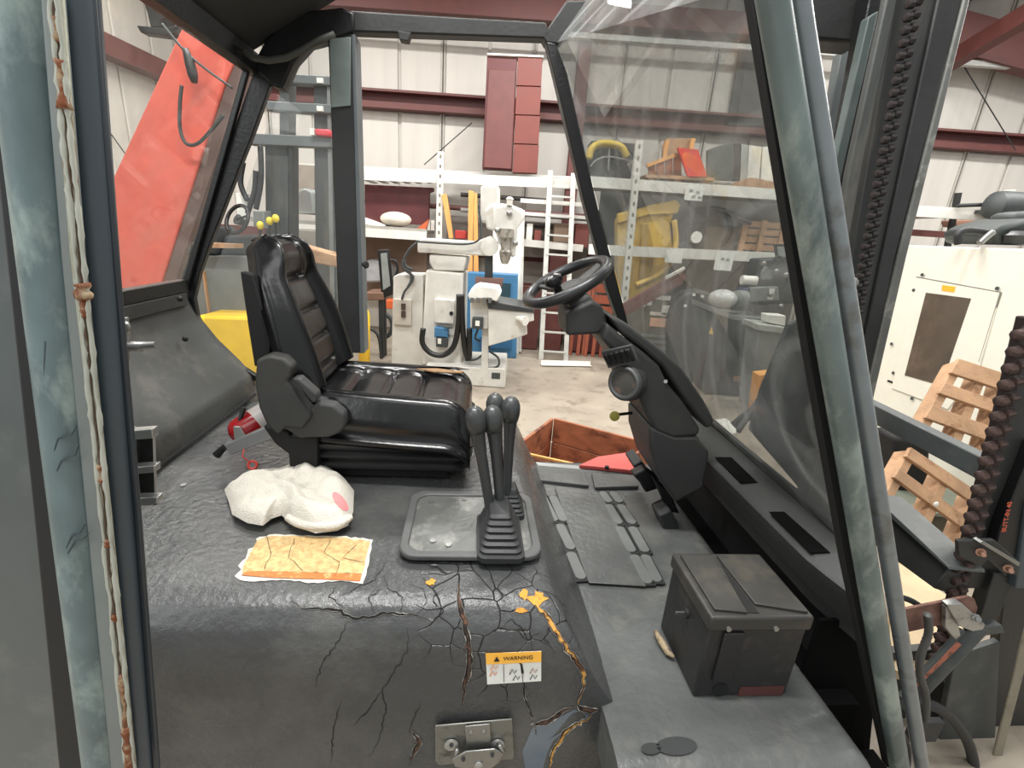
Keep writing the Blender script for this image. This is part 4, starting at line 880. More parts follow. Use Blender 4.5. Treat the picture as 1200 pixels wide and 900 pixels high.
W('socket',B(511,394,524,407,4.92,.07),dkmach,mill,bevel=.004); W('plug',B(513,397,517,403,4.91,.02),white,mill)
for nm,pts in (('cable',[(496,385),(495,402),(505,414),(520,416),(532,405),(537,380),(538,345)]),('cable',[(541,345),(542,380),(545,410),(548,420)]),('cable',[(550,385),(550,415),(549,420)])):
    W(nm,tb(pts,4.85,.03),blackp,mill,smooth=2)
for pts in ([(488,283),(520,285),(545,286),(560,282),(564,270),(562,250),(561,240)],[(575,386),(576,402),(560,420),(545,422)],[(574,412),(584,420),(582,430),(560,431)],[(530,384),(520,383)],[(560,386),(557,396),(563,400)]):
    W('cable',tb(pts,4.88,.012,6),dkmach,mill,smooth=2)
W('way_cover',PR([(568,300),(577,300),(577,328),(568,328)],5.0,.1),dkgrey,mill)
W('head_plate',PR([(557,325),(590,327),(588,336),(557,334)],4.95,.1),mat('brown_plate',(112,82,74),.6),mill)
# electrical cabinet
ec=thing('electrical_cabinet','tall narrow cream control cabinet left of the mill','cabinet',base(478,423,5.25))
W('body',PR([(461,324),(467,321),(496,322),(495,fy(495,5.15)),(458,fy(458,5.15))],5.15,.3),machw,ec,bevel=.01)
W('breaker_box',B(461,351,482,381,5.11,.06),mat('box_grey',(186,180,168),.5),ec,bevel=.005)
for y in (356,365): W('breaker',B(470,y,475,y+7,5.09,.03),mat('brown_dark',(70,56,48),.5),ec)
for pts in ([(489,284),(480,292),(473,305),(473,315),(484,324),(480,334),(474,342),(471,351)],[(473,315),(480,318),(482,328),(478,336)],[(474,305),(476,312),(484,316)]): W('cable',tb(pts,5.08,.014,6),dkmach,ec,smooth=2)
# blue machine behind the mill
bl=thing('blue_machine','blue steel machine frame standing behind the milling table','machine',base(577,414,5.75))
gg=G(); gg.add(*[ [P(x,y,Y=6.15) for x,y in pts]+[P(x,y,Y=6.15)+V(0,.2,0) for x,y in pts] for pts in [[(547,319),(607,322),(605,fy(605,6.15)),(547,fy(547,6.15))]]],[(0,1,2,3),(7,6,5,4),(0,4,5,1),(1,5,6,2),(2,6,7,3),(3,7,4,0)])
W('frame_panel',gg,blue,bl,bevel=.01)
W('dark_window',B(585,332,598,356,6.13,.04),mat('window_teal',(40,66,76),.4),bl)
W('front_panel',B(562,396,600,408,6.1,.04),mat('blue_dark',(40,90,130),.5),bl)
wbd=thing('white_board','tall white sheet standing behind the mill head','board',base(597,425,5.95)); W('sheet',PR([(578,250),(613,252),(608,fy(608,6.42)),(576,fy(576,6.42))],6.42,.03),white,wbd)
W('edge_strip',PR([(613,246),(615,246),(611,412),(608,412)],6.41,.05),machw,wbd)
# ladder
lad=thing('ladder','silver aluminium ladder leaning upright right of the milling machine','ladder',base(652,418,6.2))
for a,b in (((645,200),(634,418)),((672,203),(663,420))): W('rail',G().bar(P(*a,Y=6.44),P(b[0],fy(b[0],6.2),Y=6.2),.026,.06),mat('aluminium_grey',(196,196,190),.45,metal=.2),lad)
for k in range(10):
    t=(k+.3)/9.6; y=200+218*t; x0=645-11*t; x1=672-9*t
    W('rung',G().bar(P(x0,y,Y=6.44-.24*t),P(x1,y+2,Y=6.44-.24*t),.03,.022),MATS['aluminium_grey'],lad)
# steel angles on the floor
def strp(x0,y0,x1,y1,lbl,nm='steel_angle',w=.07):
    a=P(x0,y0,Z=.02); b=P(x1,y1,Z=.02); t=thing(nm,lbl,'steel strip',(a.x,a.y,0)); W('leg',G().bar(a,b,w,.012),white,t); W('leg',G().bar(a+V(0,w/2,.02),b+V(0,w/2,.02),.012,.05),white,t)
strp(634,427,692,428,'white steel angle on the concrete just below the ladder')
strp(772,421,826,421,'white steel angle on the floor, farther of two by the dark machine')
strp(778,430,842,431,'white steel angle on the floor, nearer of two by the dark machine')
# wooden crate below the cab
cr=thing('wooden_crate','open brown wooden crate on the floor beyond the levers','crate',base(670,540,2.7))
cA=P(602,540,Y=2.55); 
# corners at top edge
zT=.42
c1_=P(600,527,Z=zT); c2_=P(649,490,Z=zT); c3_=P(765,520,Z=zT); c4_=P(690,552,Z=zT)
c2_=V(c1_.x+ (c2_.x-c1_.x),c2_.y,zT)
def wall(a,b,h,th,nm,m):
    d=(b-a).normalized(); n=V(-d.y,d.x,0)*th
    for k in range(2):
        z0=zT-h+k*h/2+.003; W(nm,G().prism([V(a.x,a.y,z0),V(b.x,b.y,z0),V(b.x,b.y,z0)+n,V(a.x,a.y,z0)+n],(0,0,h/2-.006)),m,cr,bevel=.004)
wall(c1_,c2_,.36,.02,'board',woodc); wall(c2_,c3_,.36,.02,'board',woodc); wall(c3_,c4_,.36,.02,'board',woodc); wall(c4_,c1_,.36,.02,'board',woodc)
W('bottom',G().prism([V(p.x,p.y,zT-.37) for p in (c1_,c2_,c3_,c4_)],(0,0,.02)),woodc,cr)
for k in range(2):
    W('runner',G().bar(c1_.lerp(c4_,.2+.6*k)-V(0,0,.39),c2_.lerp(c3_,.2+.6*k)-V(0,0,.39),.06,.06),woodc,cr)
W('rim_lath',G().bar(P(600,528,Z=zT+.01),P(690,548,Z=zT+.01),.015,.012),woodl,cr)
# ------------------------------------------------ racks
rackw=mat('rack_paint',(214,212,204),.5,var=.05)
rackd=mat('rack_deck',(150,146,138),.6)
def beam(nm,a,b,Y,h,parent,m=rackw,th=.05): 
    p=P(*a,Y=Y); q=P(*b,Y=Y); return W(nm,G().bar(p,q,th,h),m,parent)
rk=thing('pallet_rack','long white pallet rack running along the back wall','rack',base(516,420,6.0))
Yr=6.55
beam('beam',(330,201),(683,216),Yr,.12,rk); beam('beam',(330,195),(683,212),Yr+.6,.10,rk)
beam('beam',(330,266),(500,277),Yr,.11,rk); beam('beam',(600,283),(683,291),Yr,.09,rk)
for x0 in range(424,560,14): W('deck_bar',G().bar(P(x0,209,Y=Yr),P(x0,209,Y=Yr)+V(0,.6,0),.07,.02),rackd,rk)
def post(x0,y0,x1,y1,Y,parent,w=.08):
    p=P(x0,y0,Y=Y); q=P(x1,y1,Y=Y); o=W('upright',G().bar(p,q,w,.07,(0,1,0)),rackw,parent)
    n=22
    for k in range(n):
        c=p.lerp(q,(k+.5)/n); W('slot',G().box((c.x-.012,Y-.038,c.z-.02),(c.x+.012,Y-.034,c.z+.02)),mat('slot_dark',(120,112,100),.7),parent)
post(517,178,512,fy(512,Yr),Yr-.02,rk); post(517,185,512,420,Yr+.6,rk)
zz=P(440,268,Y=Yr).z; W('deck',G().box((P(424,268,Y=Yr).x-1.5,Yr+.02,zz-.02),(P(500,268,Y=Yr).x,Yr+.6,zz+.04)),rackd,rk)
rk2=thing('pallet_rack','pallet rack with perforated upright seen through the windscreen','rack',base(727,420,5.6))
Y2=6.05
b1=W('beam',G().bar(P(690,213,Y=Y2),P(925,229,Y=Y2),.05,.12),rackw,rk2); W('beam',G().bar(P(690,292,Y=Y2),P(930,303,Y=Y2),.05,.12),rackw,rk2)
W('beam',G().bar(P(690,210,Y=Y2+.6),P(960,226,Y=Y2+.6),.05,.1),rackw,rk2)
W('deck',G().box((P(690,215,Y=Y2).x,Y2+.03,P(800,219,Y=Y2).z-.06),(P(935,228,Y=Y2).x,Y2+.6,P(800,219,Y=Y2).z-.03)),rackd,rk2)
W('deck',G().box((P(790,295,Y=Y2).x,Y2+.03,P(850,298,Y=Y2).z),(P(935,300,Y=Y2).x,Y2+.6,P(850,298,Y=Y2).z+.03)),rackd,rk2)
post(749,165,724,fy(724,Y2-.03),Y2-.03,rk2)
for x0,y0,x1,y1,lb in ((803,217,824,235,'paper tag'),(780,292,800,308,'paper tag'),(838,295,859,317,'paper tag')): W('price_tag',B(x0,y0,x1,y1,Y2-.05,.004),paper,rk2)
for (x,y) in ((808,222),(816,224),(811,229),(818,230),(845,302),(851,303)): W('tag_print',B(x,y,x+4,y+3,Y2-.053,.002),midgrey,rk2)
# maroon wall cabinet on the rack
mc=thing('maroon_panel_stack','tall maroon panel stack standing on top of the white rack','panels',base(600,205,6.4))
mdark=mat('maroon_dark',(92,40,40),.5,var=.06); mlt=mat('maroon_light',(116,58,50),.55,var=.08)
W('left_panel',PR([(571,64),(606,66),(600,200),(565,198)],6.75,.12),mdark,mc,bevel=.006)
W('left_front',PR([(573,81),(604,83),(599,198),(567,196)],6.72,.03),mat('maroon_mid',(104,58,54),.5),mc,bevel=.004)
for k in range(4):
    y0=67+34*k; xo=-1.5*k
    W('drawer_front',PR([(607+xo,y0),(636+xo,y0+1),(635+xo-1,y0+34),(606+xo-1,y0+33)],6.73,.15),mlt,mc,bevel=.004)
W('frame_edge',PR([(571,62),(637,65),(637,67),(571,64)],6.71,.2),white,mc)
# left rack goods
def single(nm,lbl,cat,g,m,org,group=None,**k):
    o=link(nm,g,m,None,org=org,**k); return tag(o,lbl,cat,group)
single('steel_crate','maroon steel crate side standing under the top shelf of the left rack','crate',PR([(427,216),(508,220),(508,224),(503,226),(502,264),(428,260)],6.7,.08),mat('maroon_deep',(82,36,38),.55),base(465,262,6.25),bevel=.005)
single('timber_plank','orange timber plank leaning against the rack post','plank',PR([(517,228),(523,227),(526,243),(531,279),(526,280),(520,244)],6.45,.05),woodl,base(524,280,5.9),bevel=.004)
single('timber_plank','broad orange plank upright left of the mill motor','plank',PR([(549,223),(555,224),(553,345),(547,fy(547,6.45))],6.45,.05),woodl,base(550,320,5.85),bevel=.004)
single('timber_plank','narrow orange plank upright against the mill motor','plank',PR([(555,226),(559,226),(561,345),(555,fy(555,6.46))],6.46,.05),woodl,base(558,320,5.87),bevel=.004)
def roll(lbl,x0,y0,x1,y1,Y):
    c=P((x0+x1)/2,(y0+y1)/2,Y=Y); rx=abs(P(x1,y0,Y=Y).x-P(x0,y0,Y=Y).x)/2; rz=abs(P(x0,y0,Y=Y).z-P(x0,y1,Y=Y).z)/2
    single('cloth_bundle',lbl,'bundle',G().ball(c,rx,.2,rz,20,12),mat('bundle_white',(222,214,200),.8,bump=.3,bscale=12),(c.x,c.y,c.z-rz),smooth=2)
roll('white wrapped bundle on the lower shelf of the left rack',446,248,484,266,6.75)
single('foam_board','white board lying slanted on the left rack shelf','board',PR([(421,254),(427,255),(452,264),(448,267),(421,262)],6.6,.3),white,base(436,265,5.9),bevel=.01)
single('orange_bracket','orange steel bracket at the shelf end by the rack post','bracket',PR([(488,268),(496,262),(501,258),(503,256),(499,268),(492,276),(489,276)],6.6,.06),mat('orange_steel',(196,96,56),.55),base(494,272,5.85))
for k,(x0,y0,x1,y1) in enumerate(((501,258,504,270),(505,258,509,270))): single('paint_can',('white can on the lower shelf beside orange bracket','white can on the lower shelf against rack post')[k],'can',B(x0,y0,x1,y1,6.65,.06),white,base(x0,y1,5.9))
single('tool_box','red and white box on the shelf right of the rack post','box',B(533,270,546,280,6.6,.2),redp,base(539,280,5.9),bevel=.01)
single('plastic_wrap','heap of clear grey plastic wrap below the left shelf','plastic sheet',PR([(421,312),(432,304),(448,306),(458,318),(460,330),(421,332)],6.7,.4),mat('grey_film',(150,150,150),.3,bump=.8,bscale=12),base(440,330,6.2),bevel=.03)
single('brown_board','brown board standing behind the left rack','panel',B(424,275,500,345,7.2,.04),mat('board_brown',(132,110,94),.7),base(460,345,6.95))
# shelves right part between post and ladder
for k,(x0,y0,x1,y1,c,lb) in enumerate(((617,262,624,282,(226,222,214),'white carton on the shelf right of the mill head'),(626,270,634,284,(120,60,54),'maroon carton beside the ladder on the middle shelf'),(649,262,668,284,(120,100,84),'brown carton behind the ladder on the middle shelf'),(674,262,690,290,(110,60,54),'maroon carton between ladder and black cab pillar'))):
    single('carton',lb,'carton',B(x0,y0,x1,y1,6.6,.3),mat('carton%d'%k,c,.7),base(x0,y1,6.1),bevel=.005)
beam('shelf_rail',(610,235),(700,241),6.5,.05,rk); beam('shelf_rail',(610,250),(700,256),6.55,.04,rk)
for k,(x0,y0,x1,y1,lb) in enumerate(((610,335,632,404,'dark maroon locker between white board and ladder'),(640,300,662,402,'dark maroon locker seen through the ladder rungs'),(668,372,712,412,'low maroon locker right of the ladder foot'))):
    single('steel_locker',lb,'locker',B(x0,y0,x1,fy(x0,6.7),6.7,.4),maroon,base(x0,y1,6.6),bevel=.01)
rc_=thing('red_crate_stack','orange-red slatted crate standing between ladder and cab pillar','crate',base(695,372,6.4))
for k in range(3): W('slat',B(692,333+13*k,716,343+13*k,6.62,.03),mat('orange_red_wood',(156,84,62),.6,var=.15),rc_,bevel=.003)
for x in (686,690,714): W('post',B(x,330,x+2.5,fy(x,6.6),6.6,.05),mat('orange_red_wood2',(166,94,70),.6),rc_)
for k,x in enumerate(range(668,712,9)): W('lower_slat',B(x,378,x+4,fy(x,6.55),6.55,.03),mat('orange_red_wood',(190,92,62),.6),rc_)
for k,(x0,y0,x1,y1,Yp,r,c,lb) in enumerate(((424,236,690,254,6.95,.035,(96,60,56),'maroon long pipe, uppermost of the pipes behind the mill head'),(540,246,690,257,6.9,.03,(150,150,146),'pale grey long pipe under the maroon pipe behind the mill'),(600,262,690,268,6.9,.035,(70,66,62),'dark long pipe behind the ladder above the middle beam'),(540,228,640,235,7.0,.03,(60,56,54),'short dark pipe close under the top beam behind the mill motor'))):
    single('long_pipe',lb,'pipe',G().cyl(P(x0,y0,Y=Yp),P(x1,y1,Y=Yp),r,10),mat('pipe%d'%k,c,.5),base(x0,y0,Yp),group='pipes stored in the left rack',smooth=1)
single('grey_backdrop','added grey backdrop sheet darkening the left rack between post and ladder','board',B(523,258,690,300,7.12,.03),mat('grey_brown_backdrop',(128,122,114),.7),base(600,300,7.12))  # added sheet darkens the rack interior in front of the pale wall
# office chair & chair frame
oc=thing('office_chair','black office chair with tall narrow back left of the control cabinet','chair',base(452,400,5.3))
W('backrest',PR([(442,293),(455,292),(461,345),(447,350)],5.75,.06),blackp,oc,bevel=.01)
W('mesh',PR([(446,297),(453,296),(457,335),(449,340)],5.73,.02),midgrey,oc)
W('armrest',tb([(457,305),(464,306),(466,316),(462,325)],5.75,.015),blackp,oc,smooth=2)
W('post',B(446,345,451,fy(448,5.8),5.8,.08),dkgrey,oc); W('seat',PR([(425,343),(448,343),(449,352),(425,352)],5.7,.4),mat('seat_brown',(116,86,70),.7),oc,bevel=.01)
W('side_frame',B(444,350,449,fy(446,5.72),5.72,.05),dkgrey,oc); W('lower_arm',tb([(425,385),(436,386),(444,396),(447,420)],5.65,.02),dkgrey,oc,smooth=2)
single('yellow_bollard','yellow round-topped bollard beside the dark cab pillar','bollard',G().tube([P(427,fy(427,4.9),Y=4.9),P(427,372,Y=4.9),P(427,364,Y=4.9),P(427,360,Y=4.9)],[.06,.06,.045,.01]),yel,base(427,390,4.9),smooth=2)
single('orange_bin','small orange bin behind the office chair','bin',B(451,352,461,362,6.55,.2),mat('orange_bin',(206,96,50),.5),base(455,362,5.8),bevel=.01)
single('grey_hose_coil','dark coil of hose hanging beside the chair','hose',tb([(452,368),(458,374),(460,384),(456,392),(450,396)],6.0,.03),dkmach,base(455,390,5.4),smooth=2)
# ------------------------------------------------ things beyond the windscreen
single('hose_drum','yellow webbing bundle on the top shelf','bundle',G().tube(wig([P(x,y,Y=6.12) for x,y in [(690,186),(693,175),(702,169),(716,169),(728,173),(735,184)]],30),.07,10,flat=.6),mat('webbing_yellow',(196,168,70),.6),base(710,200,5.9),smooth=2)
dk=thing('dark_case','black case under yellow webbing on the top shelf','case',base(715,210,5.95))
W('body',B(690,166,742,214,6.25,.3),mat('case_black',(44,46,44),.5),dk,bevel=.01); 
for pts in ([(692,195),(700,187),(715,184),(745,190)],[(714,172),(713,200)]): W('strap',tb(pts,6.10,.012,6),midgrey,dk,smooth=2)
cp_=thing('crate_pallet','open wooden crate on a pallet on the top shelf','crate',base(795,214,5.7))
for k in range(3): W('pallet_foot',B(758+32*k,206+k*2,766+32*k,215+k*2,6.12,.1),woodp,cp_)
W('pallet_deck',PR([(757,204),(837,208),(838,212),(757,208)],6.10,.5),woodp,cp_)
for k in range(4): W('crate_slat',PR([(760+k*10,192-k*4),(768+k*10,189-k*4),(769+k*10,206),(760+k*10,205)],6.15,.03),woodc,cp_,bevel=.003)
W('crate_rail',PR([(758,192),(790,180),(791,184),(759,196)],6.13,.04),woodl,cp_); 
W('crate_end',PR([(776,170),(782,162),(814,162),(813,173),(785,185),(776,185)],6.40,.04),woodp,cp_,bevel=.004)
W('crate_post',B(778,164,783,190,6.36,.04),woodl,cp_); W('crate_post',B(809,162,814,176,6.36,.04),woodl,cp_)
single('red_board','bright red board leaning in the wooden crate on the top shelf','board',PR([(794,173),(818,175),(829,207),(806,207)],6.08,.04),mat('bright_red',(214,56,44),.5),base(812,207,5.6),bevel=.004)
for k,(pts,c,lb) in enumerate((([(829,176),(845,170),(860,168),(861,212),(829,210)],(84,86,82),'wide dark grey sheet leaning on the top shelf'),([(861,168),(868,168),(866,212),(859,212)],(66,60,54),'thin brown sheet between grey sheets on the top shelf'),([(869,169),(877,170),(875,214),(867,214)],(150,150,144),'narrow light grey sheet on the top shelf'),([(878,170),(893,172),(889,218),(875,215)],(196,194,186),'pale sheet on the top shelf, second from the windscreen pillar'),([(894,172),(907,172),(912,222),(891,218)],(206,206,198),'pale sheet on the top shelf nearest the windscreen pillar'))):
    single('sheet_panel',lb,'panel',PR(pts,6.30,.05),mat('sheet%d'%k,c,.6),base(pts[0][0],pts[2][1],5.9),bevel=.004)
single('folded_carton','pale brown folded carton lying at the right end of the top shelf','carton',PR([(852,219),(880,208),(908,213),(915,222),(890,221)],6.15,.2),woodp,base(880,222,5.62))
single('dark_backdrop','added dark grey backdrop sheet behind the yellow bucket and digger arm','board',B(700,226,930,300,6.95,.03),mat('backdrop_grey',(74,76,72),.7,var=.2),base(800,300,6.95))  # added sheet stands in for the dark clutter at the rack's back
single('brown_backdrop','added brown grey backdrop sheet behind the dark machines under the middle beam','board',B(700,304,930,404,6.9,.03),mat('backdrop_greybrown',(98,94,86),.7,var=.25),base(800,400,6.9))  # added darker sheet covers the pale wall behind the machines
ye=thing('yellow_loader_bucket','big yellow digger bucket with curved cutting edge','bucket',base(735,395,5.0))
yb=mat('bucket_yellow',(214,178,84),.55,c2=(196,166,96),mix=.45,c2scale=5)
W('shell',PR([(724,256),(762,240),(784,236),(794,240),(786,262),(790,300),(782,322),(762,342),(740,360),(724,370)],6.16,.25),yb,ye,bevel=.02)
W('upper_lip',PR([(724,250),(768,240),(792,234),(798,240),(794,250),(760,252),(724,262)],6.12,.1),yb,ye,bevel=.01)
W('stand',PR([(738,355),(775,335),(772,fy(772,6.2)),(740,fy(740,6.2))],6.2,.15),dkmach,ye)
W('side_rib',PR([(752,262),(760,262),(768,300),(758,330),(748,332)],6.13,.03),mat('bucket_shadow',(176,142,60),.6),ye,bevel=.01)  # rib painted in a shaded copy of the bucket yellow
W('curved_edge',tb([(790,258),(792,285),(786,308),(768,324),(745,334)],6.13,.035),yb,ye,smooth=2)
ar=thing('digger_arm','dark digger arm arched above the middle rack beam','digger',base(810,300,5.0))
W('arm',G().tube(wig([P(x,y,Y=6.3) for x,y in [(796,300),(800,270),(812,253),(840,251),(868,262)]],30),.09,10),dkmach,ar,smooth=2)
W('hose',tb([(808,262),(820,250),(842,246),(866,256),(880,262)],6.15,.025),blackp,ar,smooth=2)
W('link',PR([(842,250),(862,254),(864,266),(846,264)],6.15,.1),dkmach,ar,bevel=.01)
W('badge',G().disc_stack(P(816,278,Y=6.15),(0,-1,0),[(0,.07),(.01,.07)],24),white,ar); W('stand',PR([(792,290),(812,290),(808,297),(796,297)],6.32,.1),dkmach,ar)
bk=thing('brown_crate','orange-brown slatted crate on the middle shelf behind the digger arm','crate',base(882,295,5.9))
for k in range(4): W('slat',B(866,260+9*k,922,267+9*k,6.25,.03),woodp,bk,bevel=.003)
for x in (868,890,914): W('post',B(x,258,x+6,298,6.21,.04),woodp,bk)
single('tan_carton','flat tan carton on the middle shelf left of brown crate','carton',B(826,266,862,296,6.3,.3),mat('tan_grey',(120,104,88),.7),base(845,290,5.95),bevel=.005)
mb=thing('maroon_bar_bundle','bundle of maroon bars slanting below the yellow bucket','bars',base(760,370,4.7))
for k,(dx,dy) in enumerate(((0,0),(2,5),(-1,10))): W('bar',G().bar(P(728+dx,360+dy,Y=5.6),P(800+dx,317+dy*1.2,Y=5.7),.05,.055),mat('bar_maroon',(112,66,60),.5),mb,bevel=.004)
W('bar_end',G().bar(P(780,326,Y=5.55),P(802,314,Y=5.6),.03,.03),rackw,mb)
pl=thing('parts_cabinet','grey parts cabinet with orange label under the maroon bars','cabinet',base(765,420,4.5))
W('body',PR([(735,362),(758,350),(782,352),(780,fy(780,5.78)),(735,fy(735,5.78))],5.78,.12),mat('cab_greybrown',(112,108,98),.6,var=.25),pl,bevel=.01)
W('label',B(762,373,780,383,5.765,.02),mat('label_peach',(226,178,150),.6),pl); W('label',B(762,366,781,370,5.765,.02),mat('label_pale2',(210,200,186),.6),pl)
W('label',B(776,358,786,369,5.765,.02),paper,pl)
for x0,y0 in ((764,345),(770,346),(776,347),(781,347),(752,354),(759,353)): W('box',B(x0,y0,x0+5,y0+5,5.765,.02),paper,pl)
for k in range(3): W('rail',B(738,392+k*7,788,395+k*7,5.765,.02),midgrey,pl)
rm=thing('round_machine','dark grey machine with rounded hood behind the steering column','machine',base(800,420,4.0))
W('hood',PR([(786,372),(792,354),(803,343),(822,340),(838,345),(838,fy(838,5.6)),(784,fy(784,5.6))],5.6,.25),dkmach,rm,bevel=.03)
W('sticker',PR([(823,368),(832,367),(831,383),(823,382)],5.58,.01),mat('pale_blue',(170,196,206),.5),rm)
for x,y in ((822,346),(802,357),(812,344)): W('rivet',B(x,y,x+3,y+3,5.57,.02),white,rm)
lt_=thing('lathe_cabinet','dark lathe cabinet with hazard sticker and worktop','machine',base(865,450,3.7))
W('body',PR([(826,363),(838,366),(900,378),(896,fy(896,5.15)),(826,fy(826,5.15))],5.15,.4),mat('cab_dark',(74,80,80),.5),lt_,bevel=.015)
W('worktop',PR([(830,358),(862,370),(905,374),(905,379),(860,375),(830,364)],5.05,.5),midgrey,lt_,bevel=.004)
W('door_joint',PR([(847,372),(848.5,372),(846,446),(844.5,446)],5.13,.02),dkmach,lt_)
W('hazard_sticker',PR([(834,383),(836,392),(831,391)],5.13,.01),yel,lt_)
W('door_joint',PR([(872,378),(873,378),(870,448),(869,448)],5.13,.02),dkmach,lt_)
W('nameplate',B(860,441,868,447,5.13,.01),woodp,lt_)
hst=thing('lathe_headstock','grey lathe headstock with chuck standing on the dark cabinet','machine',base(890,370,3.8))
W('body',PR([(884,340),(890,304),(925,302),(930,330),(930,356),(884,358)],5.3,.25),dkmach,hst,bevel=.02)
W('casting',PR([(894,318),(899,312),(904,318),(905,328),(893,328)],5.25,.06),midgrey,hst,bevel=.008)
W('gearbox',PR([(880,337),(912,336),(914,352),(879,354)],5.18,.1),midgrey,hst,bevel=.01)
W('chuck',G().disc_stack(P(872,350,Y=5.2),(-1,-.3,0),[(0,.09),(.1,.09),(.13,.04)],16),midgrey,hst,smooth=1)
for x,y in ((895,309),(910,318),(921,322),(903,345),(915,359)): W('knob',G().ball(P(x,y,Y=5.15),.03,.03,.03,10,6),steel,hst,smooth=2)
W('label',B(901,338,907,351,5.16,.01),paper,hst)
for pts in ([(905,308),(912,300),(918,306)],[(918,318),(922,330),(914,338)]): W('cable',tb(pts,5.2,.015,6),blackp,hst,smooth=2)
mo=thing('flat_monitor','dark-framed monitor above the lathe','monitor',base(918,300,3.9)); W('frame',PR([(908,286),(928,286),(930,304),(911,304)],5.2,.04),blackp,mo,bevel=.004); W('screen',PR([(911,289),(927,289),(928,301),(913,301)],5.19,.01),mat('screen_grey',(140,146,146),.3),mo)
single('plastic_bag','clear white plastic bag lying on the lathe worktop','bag',G().ball(P(847,350,Y=5.15),.15,.14,.10,20,12),mat('bag_film',(186,188,186),.25,bump=1.0,bscale=10),base(847,360,3.65),smooth=2)
single('paper_roll','white paper roll on the machine above the plastic bag','roll',G().cyl(P(869,328,Y=5.25),P(886,329,Y=5.25),.05,18),white,base(878,333,3.75),smooth=1)
single('round_tin','dark blue round tin under the paper roll','tin',G().ball(P(872,340,Y=5.25),.08,.06,.04),mat('navy',(44,54,80),.4),base(872,345,3.75),smooth=2)
pd=thing('grey_pedestal','light grey pedestal cabinet nearest the windscreen pillar','cabinet',base(902,460,3.3))
W('body',PR([(889,385),(918,390),(912,fy(912,4.7)),(880,fy(880,4.7))],4.7,.3),midgrey,pd,bevel=.01); W('top',PR([(888,380),(921,384),(921,391),(888,387)],4.65,.35),mat('ped_top',(170,172,166),.5),pd,bevel=.005)
W('tray',PR([(900,369),(921,370),(920,382),(900,378)],4.75,.15),white,pd,bevel=.005)
single('tan_box','open tan cardboard box at the foot of the grey pedestal','box',PR([(890,440),(908,438),(908,452),(900,fy(900,4.45)),(884,fy(884,4.45))],4.45,.15),woodl,base(895,466,3.0),bevel=.004)
single('paper_sheet','white paper sheet lying beyond the dash','paper',G().prism([P(x,y,Z=.002) for x,y in [(838,493),(850,491),(868,505),(858,510)]],(0,0,.01)),white,base(852,500,2.6))
db=thing('wiper_linkage','black wiper arm resting outside the lower windscreen','wiper',base(880,490,2.2))
W('arm',G().bar(P(865,505,Y=2.2),P(905,445,Y=2.4),.02,.03),blackp,db); W('blade',G().bar(P(860,500,Y=2.3),P(885,480,Y=2.3),.02,.05),blackp,db)
# ------------------------------------------------ white enclosed machine (right), shelf and goods
cnc=thing('white_machine_enclosure','large white machine enclosure with dark window at the right','machine',(3.6,3.0,0))
cw=mat('enclosure_white',(222,219,205),.45,var=.03)
W('body',G().box((3.0,1.6,0.0),(4.8,3.95,1.73)),cw,cnc,bevel=.01)
fx=lambda pts,m,nm,t=.012,pr=None: W(nm,G().prism([P(x,y,X=3.0) for x,y in pts],(-t,0,0)),m,pr or cnc,bevel=.002)
dr=fx([(1075,325),(1174,343),(1150,428),(1112,480),(1046,455)],cw,'access_door',.01)
fx([(1087,343),(1140,350),(1105,452),(1062,440)],mat('smoked_window',(84,74,64),.12,c2=(110,94,80),mix=.4,c2scale=3),'smoked_window',.014)
fx([(1106,334),(1122,336),(1120,343),(1105,341)],mat('sticker_orange',(240,170,50),.5),'sticker',.012)
fx([(1040,447),(1041,445),(1098,466),(1097,469)],blackm,'handle_slot',.006)
fx([(1075,324),(1174,342),(1174,343.5),(1075,325.5)],mat('joint_grey',(120,118,110),.7),'door_joint',.0105); fx([(1173,343),(1174.5,343),(1149,425),(1148,425)],MATS['joint_grey'],'door_joint',.0105)
for x,y in ((1071,340),(1169,338),(1045,403),(1047,437),(1069,467),(1081,322)): W('screw',G().disc_stack(P(x,y,X=2.99),(-1,0,0),[(0,.012),(.006,.012)],10),dkmach,cnc)
rk3=thing('wall_shelf','white shelf frame behind the white machine enclosure','shelf',base(1140,300,5.4))
W('beam',G().bar(P(1050,246,Y=5.4),P(1185,254,Y=5.4),.05,.11),rackw,rk3); W('post',G().bar(P(1184,222,Y=5.35),P(1174,262,Y=5.35),.07,.05,(0,1,0)),rackw,rk3)
W('post',G().bar(P(1123,226,Y=5.5),P(1110,290,Y=5.5),.05,.04,(0,1,0)),dkgrey,rk3); 
for k in range(7): W('deck_bar',G().bar(P(1058+k*13,253,Y=5.4),P(1058+k*13,253,Y=5.4)+V(0,.8,0),.06,.02),rackd,rk3)
W('beam',G().bar(P(1060,272,Y=5.9),P(1170,279,Y=5.9),.05,.07),maroon,rk3)
single('steel_rod','thin grey rod lying on the shelf behind the enclosure','rod',G().cyl(P(1122,241,Y=5.35),P(1178,239,Y=5.3),.02,10),dkgrey,base(1140,245,5.35))
em=thing('electric_motor','black electric motor on the shelf right of the mast','motor',base(1170,246,5.2))
W('housing',G().disc_stack(P(1158,240,Y=5.2),(1,0,0),[(0,.06),(.05,.13),(.12,.14),(.32,.14),(.34,.1)],20),dkmach,em,smooth=1); W('foot',B(1160,246,1176,250,5.2,.2),dkmach,em)
hp=thing('hydraulic_power_unit','black hydraulic unit with looping hose on top of the enclosure','pump',(3.9,2.9,1.73))
W('body',PR([(1163,272),(1178,264),(1215,254),(1215,288),(1166,287)],3.3,.4),mat('unit_black',(40,46,44),.55,var=.3),hp,bevel=.03)
